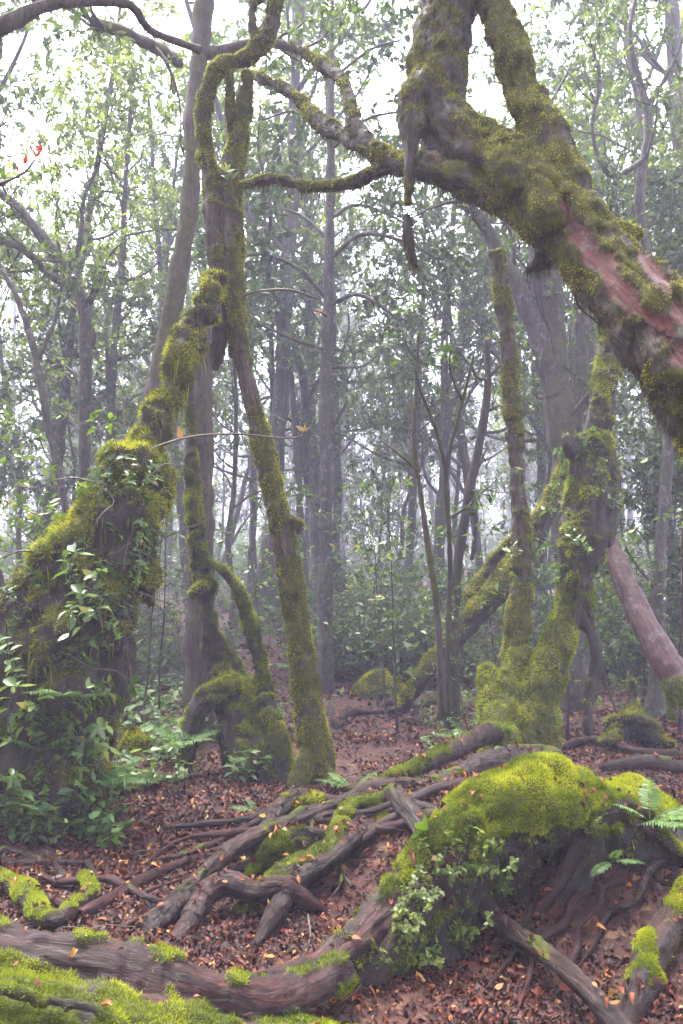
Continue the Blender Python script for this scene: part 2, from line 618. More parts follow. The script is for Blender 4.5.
# ------------------------------------------------------------------ ground sheet
def build_ground():
    a = np.linspace(-1, 1, 361)
    xs = 6 * a + 106 * a ** 5
    b = np.linspace(0, 1, 521)
    ys = -66 + 66 * (1 - (1 - np.minimum(b / 0.15, 1)) ** 2)
    ys = np.concatenate([np.linspace(-68, -2, 40)[:-1], np.linspace(-2, 14, 420)[:-1], np.linspace(14, 162, 200)])
    X, Y = np.meshgrid(xs, ys)
    x, y = X.ravel(), Y.ravel()
    z = G(x, y)
    p = np.stack([x, y, z], 1)
    z = z + 0.012 * fbm(p * 14, 2, 21) * (np.abs(x) < 5)
    nx = len(xs)
    i = np.arange(len(ys) - 1)[:, None] * nx + np.arange(nx - 1)[None]
    F = np.stack([i, i + 1, i + nx + 1, i + nx], -1).reshape(-1, 4)
    o = link('ground', new_mesh('ground', np.stack([x, y, z], 1), [F]), M['ground'])
    o['kind'] = 'structure'


build_ground()


def build_litter():
    rng = np.random.default_rng(11)
    g = Geo()
    for n, y0, y1, L, fine in ((42000, 2.2, 4.6, 0.023, True), (52000, 4.2, 8.5, 0.034, True), (26000, 8, 15, 0.065, False)):
        y = y0 + (y1 - y0) * rng.random(n)
        x = (rng.random(n) * 2 - 1) * (0.5 * y + 0.4)
        keep = fbm(np.stack([x, y, x * 0], 1) * 1.7, 3, 55) + rng.normal(0, .35, n) > -0.42
        x, y = x[keep], y[keep]
        n = len(x)
        z = G(x, y) + rng.uniform(0.002, 0.018, n)
        nr = unit(np.stack([rng.normal(0, .38, n), rng.normal(0, .38, n), np.ones(n)], 1))
        a = rng.random(n) * 2 * PI
        d = unit(np.cross(nr, np.stack([np.cos(a), np.sin(a), np.zeros(n)], 1)))
        t = rng.beta(1.3, 2.6, n)
        t = np.where(rng.random(n) < 0.03, rng.uniform(0.88, 1, n), t)
        leaves(g, np.stack([x, y, z], 1), d, nr, L * np.exp(rng.normal(0, 0.33, n)), rng.uniform(0.4, 0.85, n), rng, t, fine, 0.5)
    pts, nrs = [], []
    for k, t in BVH.items():
        if k in LITTER_ON:
            for q in range(900 if k == MD else 150):
                c = LITTER_ON[k][rng.integers(len(LITTER_ON[k]))]
                h = t.ray_cast(Vector((c[0] + rng.normal(0, .02), c[1] + rng.normal(0, .02), 3)), Vector((0, 0, -1)))
                if h[0] is not None and h[1].z > 0.6 and rng.random() < (0.35 if k == MD else 0.3):
                    pts.append(np.array(h[0]) + np.array(h[1]) * 0.012)
                    nrs.append(np.array(h[1]))
    n = len(pts)
    nr = unit(np.array(nrs) + rng.normal(0, .3, (n, 3)))
    leaves(g, np.array(pts), unit(np.cross(nr, rng.normal(0, 1, (n, 3)))), nr, 0.034 * rng.uniform(0.5, 1.4, n), 0.6, rng, rng.beta(1.8, 1.5, n), True, 0.5)
    o = link('leaf_litter', g.mesh('leaf_litter'), M['litter'])
    o['kind'] = 'stuff'
    o['label'] = 'wet red-brown fallen leaves covering the forest floor'


# ------------------------------------------------------------------ mossy things
BVH = {}
LITTER_ON = {}


def px_tube(ctrl):
    """control points (px, py, depth, radius in px)"""
    out = []
    for px, py, d, r in ctrl:
        q = P(px, py, d)
        out.append((*q, r * d / FPX))
    return out


def gr_tube(ctrl):
    """control points on the ground (px, py, lift in m, radius in px)"""
    out = []
    for px, py, lf, r in ctrl:
        q = Gp(px, py, lf)
        out.append((*q, r * q[1] / FPX))
    return out


def mossy(name, label, cat, tubes, mat='root', voxel=0.014, part='trunk', bias=0.0, up=0.8, nfreq=3.0, thick=0.02,
          rough=0.012, rfreq=9.0, moss='moss_bright', nblade=0, bl=0.02, bw=0.003, nstrand=0, sl=0.12, sw=0.003,
          seed=0, smooth=4, mfun=None, group=None, lump=0.0, droop=0.0, single=False, bare=None, ndull=0):
    rng = np.random.default_rng(seed + 100)
    V, F = organic(tubes, voxel, smooth)
    N = vnormals(V, F)
    fl, rad = flow_coords(V, tubes)
    calm = np.ones(len(V))
    if bare and name == 'leaning_tree':
        calm = 1 - 0.85 * bare_mask(V, bare, seed)
    if lump:
        V = V + N * (lump * calm * np.clip(rad / 0.22, 0.2, 1) * fbm(V * 2.6 + seed, 3, seed))[:, None]
        N = vnormals(V, F)
    rough_v = rough * calm * np.clip(rad / 0.07, 0.45, 1)
    V = V + N * (rough_v * (fbm(V * rfreq + seed * 3.7, 4, seed) + 0.5 * fbm(V * rfreq * np.array([2.5, 2.5, 0.7]), 2, seed + 5)))[:, None]
    N = vnormals(V, F)
    rid = fbm(fl * 22 + seed, 3, seed + 61)
    V = V + N * (np.clip(rough, 0, 0.014) * 0.9 * np.clip(rad / 0.07, 0.45, 1) * np.where(rid < 0, rid * 1.4, rid * 0.6))[:, None]
    N = vnormals(V, F)
    nz = fbm(V * nfreq + seed * 5.1, 4, seed + 31)
    b = bias + (mfun(V, N) if mfun else 0)
    bm = np.zeros(len(V))
    if bare:
        bm = bare_mask(V, bare, seed)
        b = b - 1.6 * bm
    m = sstep(-0.12, 0.16, nz * 0.65 + 0.35 * fbm(V * 16 + seed, 3, seed + 8) + up * N[:, 2] + b)
    V = V + N * (m * thick * (0.75 + 0.6 * fbm(V * 8, 3, seed + 77)))[:, None]
    N = vnormals(V, F)
    base = V[V[:, 2].argmin()].copy()
    me = new_mesh(part, V - base, [F], {'moss': m, 'bare': bm})
    set_flow(me, fl)
    if single:
        o = link(name, me, M[mat])
        o.location = base
        tag(o, label, cat, group)
        root = o
    else:
        root = thing(name, label, cat, base, group)
        link(part, me, M[mat], root)
    g = Geo()
    if nblade:
        s = tri_sample(V, F, N, m ** 1.5 + 0.01, nblade, rng)
        if s:
            blades(g, s[0], s[1], bl, bw, rng, droop=droop)
    if nstrand and not ndull:
        wv = np.clip(-N[:, 2] + 0.25, 0, 1) * (0.25 + 0.75 * sstep(-0.2, 0.5, fbm(V * 3, 2, 3)))
        s = tri_sample(V, F, N, wv, nstrand, rng)
        if s:
            strands(g, s[0], sl, sw, rng)
    if ndull:
        gd = Geo()
        s = tri_sample(V, F, N, (1 - m) * (1 - bm) + 0.1, ndull, rng)
        blades(gd, s[0], s[1], bl * 1.1, bw, rng, droop=0.8)
        if nstrand:
            s = tri_sample(V, F, N, np.clip(-N[:, 2] + 0.2, 0, 1) * (1 - bm), nstrand, rng)
            strands(gd, s[0], sl, sw, rng)
        link('hanging_moss', gd.mesh('hanging_moss', base), M['moss_dull'], root)
    if g.n:
        link('moss', g.mesh('moss', base), M[moss], root)
    BVH[label] = BVHTree.FromPolygons([tuple(v) for v in V], [tuple(int(k) for k in f) for f in F])
    if name in ('tree_root', 'mossy_root', 'mossy_log', 'moss_cushion'):
        LITTER_ON[label] = V[N[:, 2] > 0.5]
    return root


root_pts = []


def bare_mask(V, lines, seed):
    """where bark shows bare: near polylines lying on the surface, with ragged edges"""
    q = V - CAM
    f = q[:, 1] * cp + q[:, 2] * sp
    u = np.stack([W / 2 + FPX * q[:, 0] / f, H / 2 - FPX * (-q[:, 1] * sp + q[:, 2] * cp) / f], 1)
    best = np.zeros(len(V))
    for ln in lines:
        for (x0, y0, w0), (x1, y1, w1) in zip(ln[:-1], ln[1:]):
            a, d = np.array([x0, y0]), np.array([x1 - x0, y1 - y0], float)
            t = np.clip(((u - a) @ d) / (d @ d), 0, 1)
            dist = np.linalg.norm(u - a - t[:, None] * d, axis=1)
            w = w0 + (w1 - w0) * t
            e = dist / w + 0.9 * fbm(V * 9, 4, seed + 3)
            best = np.maximum(best, sstep(1.15, 0.75, e))
    return best


def hit(px, py, keys=None):
    r = ray(px, py)
    best = None
    for k, t in BVH.items():
        if keys and k not in keys:
            continue
        h = t.ray_cast(Vector(CAM), Vector(r).normalized())
        if h[0] is not None and (best is None or h[3] < best[1]):
            best = (np.array(h[0]), h[3], np.array(h[1]))
    return best


# ---- leaning red-barked tree in front
T_LEAN = mossy('leaning_tree', 'thick red-barked tree leaning in from the right edge, shaggy with moss and forked above', 'tree',
      [px_tube([(860, 560, 3.3, 78), (770, 450, 3.6, 66), (690, 368, 3.85, 50), (645, 310, 4.0, 41), (600, 262, 4.2, 33), (560, 215, 4.4, 30),
                (515, 172, 4.6, 29), (470, 150, 4.75, 29), (440, 115, 4.9, 27), (440, 55, 5.0, 28), (452, -20, 5.1, 28), (470, -90, 5.2, 26)]),
       px_tube([(572, 215, 4.4, 25), (552, 150, 4.55, 22), (525, 95, 4.7, 19), (505, 35, 4.85, 18), (488, -20, 5.0, 17), (470, -90, 5.1, 16)]),
       px_tube([(470, 160, 4.8, 26), (440, 165, 4.9, 19), (412, 165, 5.0, 15), (395, 163, 5.1, 12), (352, 140, 5.4, 9), (322, 125, 5.7, 8),
                (300, 100, 6.0, 6), (270, 82, 6.3, 5), (250, 74, 6.6, 4)]),
       px_tube([(420, 165, 5.0, 13), (385, 170, 5.15, 9), (350, 184, 5.4, 7), (310, 186, 5.6, 5.5), (275, 179, 5.8, 5), (240, 186, 6.0, 4.5)]),
       px_tube([(372, 150, 5.25, 8), (352, 118, 5.4, 6.5), (345, 85, 5.6, 6), (318, 62, 5.9, 5), (290, 45, 6.2, 4.5)]),
       px_tube([(700, 390, 3.7, 34), (660, 345, 3.85, 26), (640, 300, 3.95, 19), (618, 262, 4.1, 10)]),
       px_tube([(640, 235, 4.25, 6), (620, 235, 4.2, 11), (612, 255, 4.15, 14), (650, 295, 3.95, 20), (700, 345, 3.8, 26)]),
       px_tube([(425, 165, 4.75, 15), (470, 185, 4.65, 16), (510, 205, 4.5, 14), (545, 240, 4.35, 10)]),
       px_tube([(488, 150, 4.6, 16), (505, 170, 4.45, 17), (520, 195, 4.4, 14)]),
       px_tube([(534, 190, 4.4, 14), (552, 215, 4.25, 15), (566, 235, 4.25, 10)]),
       px_tube([(426, 80, 4.85, 12), (413, 100, 4.8, 15), (411, 130, 4.75, 11), (410, 165, 4.75, 7), (407, 205, 4.75, 4.5)])],
      mat='bark_red', voxel=0.0155, bias=-0.04, up=0.5, nfreq=4, thick=0.016, rough=0.02, rfreq=7, moss='moss_olive', nblade=36000, bl=0.016,
      bw=0.0026, nstrand=5000, sl=0.10, sw=0.0022, seed=3, lump=0.045, droop=0.4, ndull=26000,
      bare=[[(564, 206, 6), (582, 240, 10), (628, 296, 12), (690, 358, 11)], [(640, 255, 4), (665, 288, 7), (690, 328, 9)]],
      mfun=lambda V, N: 0.12 * sstep(0.5, 0.2, V[:, 0]) - 0.06 * sstep(3.9, 4.4, V[:, 2]) + 0.45 * np.exp(-((V[:, 0] - 0.95) / 0.22) ** 2) * (V[:, 2] > 2.9) * (N[:, 0] < 0.3) + 0.3 * sstep(1.55, 1.75, V[:, 0]))

for k, (lab, ctrl) in enumerate([
    ('black tattered root clump hanging below the forked limb', [(407, 215, 4.8, 4), (408, 235, 4.8, 6), (412, 255, 4.8, 5), (418, 268, 4.8, 2)]),
    ('dark torn bark scrap dangling between the two legs of the mossy tree', [(226, 298, 6.3, 3), (222, 325, 6.3, 8), (218, 350, 6.3, 8), (215, 370, 6.3, 3)]),
    ('grey broken branch stub under the leaning red trunk', [(552, 236, 4.5, 4), (543, 260, 4.5, 9), (530, 268, 4.5, 5), (528, 273, 4.5, 2)])]):
    mossy('hanging_bark', lab, 'hanging bark', [px_tube(ctrl)], 'bark_dark', 0.009, bias=-1, up=0, thick=0, rough=0.016, rfreq=16, seed=40 + k,
          single=True, nstrand=220, sl=0.07, sw=0.002, moss='moss_dull', smooth=2)

# ---- the A-shaped mossy tree
T_FORK = mossy('mossy_tree', 'tall mossy trunk with one leaning leg standing by the path and a forked broken top', 'tree',
      [px_tube([(322, 800, 6.35, 17), (318, 765, 6.35, 15.5), (308, 700, 6.35, 13), (297, 620, 6.35, 11), (283, 540, 6.35, 11), (268, 470, 6.35, 10.5),
                (252, 405, 6.35, 9), (238, 345, 6.35, 8.5), (231, 290, 6.35, 12), (230, 230, 6.35, 12.5), (231, 180, 6.35, 12), (239, 130, 6.35, 8.5),
                (246, 95, 6.35, 6.5), (247, 74, 6.35, 5.5)]),
       px_tube([(226, 300, 6.35, 11), (214, 240, 6.3, 10), (212, 190, 6.3, 10), (204, 145, 6.3, 7), (203, 110, 6.3, 7), (211, 80, 6.3, 7),
                (222, 65, 6.3, 7.5), (240, 60, 6.3, 6.5), (258, 48, 6.3, 8), (272, 25, 6.3, 7.5), (276, -30, 6.3, 7)]),
       px_tube([(262, 45, 6.3, 6), (252, 30, 6.3, 5), (252, 8, 6.3, 4.5), (262, -6, 6.3, 4.5), (268, -30, 6.3, 4.5)]),
       px_tube([(228, 64, 6.3, 4), (230, 90, 6.3, 3), (230, 115, 6.32, 3), (233, 150, 6.35, 3.5)]),
       px_tube([(318, 765, 6.35, 10), (330, 785, 6.2, 8), (338, 800, 6.1, 5)]),
       px_tube([(310, 750, 6.3, 9), (302, 775, 6.2, 8), (296, 800, 6.1, 5)]),
       px_tube([(290, 520, 6.3, 3), (298, 524, 6.3, 5), (299, 535, 6.3, 3)])],
      mat='bark_mid', voxel=0.016, bias=0.38, up=0.5, nfreq=3.4, thick=0.02, rough=0.014, moss='moss_olive', nblade=45000, bl=0.016, bw=0.0028,
      nstrand=900, sl=0.05, sw=0.003, seed=5, lump=0.012, droop=0.3,
      mfun=lambda V, N: 0.25 * N[:, 0] - 0.5 * np.exp(-((V[:, 2] - 1.75) / 0.25) ** 2) - 0.55 * np.exp(-((V[:, 2] - 3.05) / 0.3) ** 2) * (V[:, 0] > -0.85))

# ---- overgrown leaning tree at the left
LT = 'massive overgrown tree base at the left edge, its torn stem leaning on the mossy tree'
mossy('overgrown_tree', LT, 'tree',
      [px_tube([(40, 830, 5.3, 62), (40, 760, 5.3, 62), (52, 690, 5.35, 58), (70, 620, 5.4, 56), (100, 560, 5.5, 44), (128, 500, 5.6, 28),
                (141, 455, 5.75, 15), (157, 418, 5.85, 11), (172, 380, 5.95, 9.5), (185, 345, 6.0, 10), (203, 310, 6.1, 12), (220, 280, 6.2, 11)]),
       px_tube([(-70, 830, 5.2, 80), (-60, 750, 5.2, 85), (-40, 690, 5.3, 62), (20, 645, 5.4, 42), (80, 610, 5.5, 33)]),
       px_tube([(120, 475, 5.6, 26), (140, 470, 5.6, 22), (160, 490, 5.6, 13), (166, 500, 5.6, 5)]),
       px_tube([(130, 520, 5.5, 20), (143, 560, 5.45, 11), (148, 590, 5.45, 8), (150, 610, 5.45, 3)]),
       px_tube([(105, 600, 5.4, 26), (118, 640, 5.4, 13), (112, 690, 5.35, 11), (98, 740, 5.3, 12), (92, 800, 5.3, 14)])],
      mat='bark_dark', voxel=0.02, bias=-0.08, up=0.45, nfreq=3.2, thick=0.03, rough=0.045, rfreq=6, moss='moss_olive', nblade=42000, bl=0.035,
      bw=0.004, nstrand=3000, sl=0.16, sw=0.0035, seed=8, lump=0.1, droop=0.4,
      mfun=lambda V, N: -0.12 * np.exp(-((V[:, 2] - 2.75) / 0.33) ** 2) + 0.25 * sstep(2.9, 3.3, V[:, 2]) - 0.25 * sstep(1.8, 0.6, V[:, 2]))

# ---- mossy stilt stump in the middle left
mossy('mossy_stump', 'low moss-covered stump with two stilt stems joined by an arch beside the mossy tree leg', 'stump',
      [px_tube([(262, 800, 6.4, 34), (252, 750, 6.5, 32), (240, 710, 6.6, 24), (224, 672, 6.7, 17), (210, 630, 6.7, 8), (203, 580, 6.7, 7), (196, 540, 6.7, 9),
                (192, 500, 6.75, 7), (191, 460, 6.8, 5), (190, 400, 6.9, 4), (194, 330, 7.0, 3)]),
       px_tube([(200, 588, 6.65, 11), (203, 592, 6.65, 12)]),
       px_tube([(258, 730, 6.6, 16), (262, 680, 6.6, 8), (250, 630, 6.6, 6), (238, 590, 6.6, 4), (218, 568, 6.65, 4), (202, 560, 6.7, 4)]),
       px_tube([(240, 690, 6.55, 16), (205, 700, 6.5, 12), (190, 735, 6.5, 9), (184, 775, 6.4, 8)]),
       px_tube([(285, 800, 6.3, 20), (276, 740, 6.4, 12), (262, 700, 6.5, 11)])],
      mat='bark_dark', voxel=0.018, bias=0.15, up=0.7, nfreq=2.8, thick=0.022, rough=0.022, rfreq=7, moss='moss_bright', nblade=32000, bl=0.02,
      bw=0.003, nstrand=700, sl=0.07, sw=0.003, seed=12, lump=0.03, droop=0.2,
      mfun=lambda V, N: -0.45 * sstep(0.85, 0.35, V[:, 2]))

# ---- mossy pole and the big mossy tree right of centre
mossy('mossy_pole', 'bare broken pole of a mossy trunk standing upright, its rounded top below the leaning trunk', 'snag',
      [px_tube([(505, 715, 7.0, 13), (514, 660, 7.0, 11), (521, 600, 7.0, 10), (521, 540, 7.0, 9), (517, 470, 7.0, 8), (512, 400, 7.0, 7.5),
                (506, 330, 7.0, 7.5), (500, 280, 7.0, 7), (497, 252, 7.0, 6.5)])],
      mat='bark_mid', voxel=0.015, bias=-0.05, up=0.4, nfreq=3.5, thick=0.022, rough=0.014, moss='moss_olive', nblade=15000, bl=0.016, bw=0.003,
      nstrand=120, sl=0.06, sw=0.003, seed=15, lump=0.02, droop=0.3,
      mfun=lambda V, N: 0.5 * sstep(1.9, 1.3, V[:, 2]) + 0.25 * sstep(3.5, 4.2, V[:, 2]))
MT = 'thick mossy tree right of the pole, arching on stilt roots over a brilliant moss cushion'
mossy('stilt_root_tree', MT, 'tree',
      [px_tube([(520, 770, 6.5, 20), (528, 730, 6.7, 20), (541, 690, 6.8, 17), (557, 645, 6.9, 15.5), (572, 600, 7.0, 16), (580, 550, 7.05, 22), (588, 500, 7.1, 22),
                (596, 450, 7.2, 17), (602, 400, 7.3, 13), (608, 340, 7.4, 10), (600, 270, 7.5, 8), (590, 200, 7.6, 6)]),
       px_tube([(575, 590, 7.0, 14), (588, 625, 6.95, 8), (597, 655, 6.95, 6.5), (594, 680, 6.95, 7), (588, 705, 6.9, 6), (588, 735, 6.9, 6)]),
       px_tube([(596, 540, 7.1, 16), (608, 510, 7.1, 12), (607, 470, 7.15, 12), (603, 430, 7.2, 10)]),
       px_tube([(520, 745, 6.6, 14), (500, 718, 6.7, 13), (490, 692, 6.8, 9), (486, 668, 6.9, 6)]),
       px_tube([(500, 765, 6.3, 15), (502, 735, 6.5, 15), (512, 690, 6.8, 11), (519, 650, 6.95, 8)]),
       px_tube([(545, 780, 6.45, 14), (545, 740, 6.6, 14), (535, 700, 6.8, 14)]),
       px_tube([(590, 445, 7.15, 12), (575, 452, 7.1, 9), (566, 435, 7.1, 6)])],
      mat='bark_dark', voxel=0.017, bias=0.1, up=0.55, nfreq=2.6, thick=0.025, rough=0.022, rfreq=7, moss='moss_bright', nblade=42000, bl=0.026,
      bw=0.0036, nstrand=900, sl=0.08, sw=0.003, seed=18, lump=0.045, droop=0.2,
      mfun=lambda V, N: 0.45 * sstep(1.7, 1.2, V[:, 2]) - 0.25 * sstep(1.5, 1.9, V[:, 2]) - 0.9 * sstep(1.98, 2.06, V[:, 0]) * sstep(1.5, 1.2, V[:, 2])
      - 0.9 * sstep(0.62, 0.4, V[:, 2]) * sstep(1.38, 1.5, V[:, 0]))

mossy('curved_trunk', 'smooth pinkish-red curved trunk leaning at the right edge with a moss tuft at its foot', 'tree',
      [px_tube([(735, 745, 7.2, 20), (700, 700, 7.3, 17), (670, 668, 7.4, 15), (645, 625, 7.6, 13), (628, 590, 7.8, 11.5), (614, 555, 8.0, 10), (606, 520, 8.2, 9),
                (600, 460, 8.5, 9)]),
       px_tube([(672, 690, 7.4, 6), (671, 705, 7.4, 4), (672, 718, 7.4, 3)])],
      mat='bark_pink', voxel=0.018, bias=-1.0, up=0.5, thick=0.03, rough=0.008, moss='moss_bright', nblade=5000, bl=0.025, bw=0.0035, seed=21,
      mfun=lambda V, N: 1.6 * sstep(0.85, 0.65, V[:, 2]))

mossy('fallen_log', 'leaning dark log with a bright moss stripe crossing behind the mossy pole', 'log',
      [px_tube([(400, 708, 9.4, 7), (425, 674, 9.4, 8), (445, 650, 9.4, 8), (480, 612, 9.4, 11), (510, 575, 9.4, 12), (540, 525, 9.4, 10), (562, 480, 9.4, 8), (575, 450, 9.4, 7)]),
       px_tube([(470, 600, 9.6, 7), (500, 560, 9.6, 8), (530, 530, 9.6, 8)])],
      mat='bark_dark', voxel=0.025, bias=-0.15, up=0.9, thick=0.03, rough=0.02, moss='moss_olive', nblade=10000, bl=0.03, bw=0.005, seed=23,
      mfun=lambda V, N: -0.4 * N[:, 0])

mossy('small_stump', 'small pointed mossy stump with spread roots near the right edge', 'stump',
      [px_tube([(632, 735, 8.0, 30), (632, 720, 8.1, 14), (632, 700, 8.2, 6), (633, 680, 8.2, 4)]),
       px_tube([(632, 725, 8.1, 10), (655, 738, 7.8, 6), (675, 746, 7.7, 3)]),
       px_tube([(632, 725, 8.1, 10), (612, 738, 7.8, 6), (600, 745, 7.7, 3)])],
      mat='bark_dark', voxel=0.02, bias=-0.2, up=0.5, thick=0.02, rough=0.03, moss='moss_olive', nblade=5000, bl=0.03, bw=0.004, seed=25)

# ---- foreground roots
mossy('mossy_log', 'dark red root crossing the bottom left corner above a bank of bright moss', 'root',
      [px_tube([(-120, 960, 2.65, 38), (-30, 965, 2.6, 37), (60, 970, 2.58, 36), (130, 980, 2.58, 32), (190, 994, 2.62, 27), (245, 1004, 2.7, 21), (300, 992, 2.88, 17), (345, 968, 3.05, 13)]),
       px_tube([(-140, 1050, 2.42, 66), (-20, 1050, 2.4, 64), (80, 1056, 2.4, 62), (170, 1066, 2.45, 54), (240, 1074, 2.52, 46), (320, 1080, 2.65, 44), (400, 1085, 2.8, 40)]),
       px_tube([(-20, 985, 2.3, 4), (40, 1000, 2.27, 4), (90, 1008, 2.27, 4), (125, 1030, 2.3, 4)])],
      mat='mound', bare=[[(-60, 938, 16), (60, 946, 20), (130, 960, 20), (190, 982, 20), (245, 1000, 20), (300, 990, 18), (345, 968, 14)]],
      voxel=0.0095, part='bark', bias=0.25, up=0.1, nfreq=4, thick=0.016, rough=0.01, rfreq=10, nblade=80000, bl=0.012, bw=0.0015, seed=31, lump=0.02,
      mfun=lambda V, N: 0.35 * sstep(-0.75, -0.95, V[:, 0]) * sstep(0.5, 0.9, N[:, 2]))
MD = 'big root hump blanketed in vivid yellow-green moss with a dark hollow under it'
mossy('mossy_root', MD, 'root',
      [px_tube([(675, 900, 4.2, 70), (630, 855, 4.15, 55), (585, 822, 4.0, 44), (530, 812, 3.85, 40), (490, 822, 3.75, 36), (455, 848, 3.6, 30), (425, 880, 3.5, 24),
                (390, 912, 3.35, 19), (350, 945, 3.2, 17), (305, 968, 3.05, 15), (265, 984, 2.9, 14), (225, 990, 2.75, 13), (180, 985, 2.65, 11)]),
       px_tube([(470, 850, 3.65, 30), (455, 900, 3.6, 34), (440, 950, 3.55, 40), (420, 1010, 3.5, 46)]),
       px_tube([(420, 890, 3.45, 22), (390, 945, 3.3, 26), (360, 1000, 3.2, 30)]),
       px_tube([(575, 820, 3.85, 26), (590, 850, 3.8, 16), (570, 890, 3.75, 12), (553, 925, 3.7, 8)]),
       px_tube([(655, 870, 4.1, 50), (660, 940, 4.0, 40), (640, 1000, 3.9, 36)]),
       px_tube([(570, 900, 4.6, 50), (570, 950, 4.5, 60), (520, 1010, 4.4, 60)]),
       px_tube([(515, 850, 3.75, 22), (512, 900, 3.8, 16), (506, 960, 3.8, 14)])],
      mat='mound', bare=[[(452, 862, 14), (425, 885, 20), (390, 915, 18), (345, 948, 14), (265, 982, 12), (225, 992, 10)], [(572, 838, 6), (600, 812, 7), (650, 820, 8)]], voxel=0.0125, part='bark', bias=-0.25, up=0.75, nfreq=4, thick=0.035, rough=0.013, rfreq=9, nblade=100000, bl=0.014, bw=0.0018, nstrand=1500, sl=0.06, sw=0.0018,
      seed=33, lump=0.06,
      mfun=lambda V, N: 0.8 * sstep(0.33, 0.48, V[:, 2]) - 0.9 * sstep(0.38, 0.15, V[:, 0]) * sstep(-0.1, 0.3, N[:, 2]) + 0.45 * sstep(0.1, 0.0, N[:, 2]) * sstep(0.45, 0.1, V[:, 0]) * sstep(-0.1, 0.1, V[:, 2])
      - 0.5 * sstep(0.3, 0.2, V[:, 2]) * sstep(0.2, 0.4, V[:, 0])
      - 0.6 * sstep(0.6, 0.9, V[:, 0]) * sstep(0.45, 0.3, V[:, 2]))

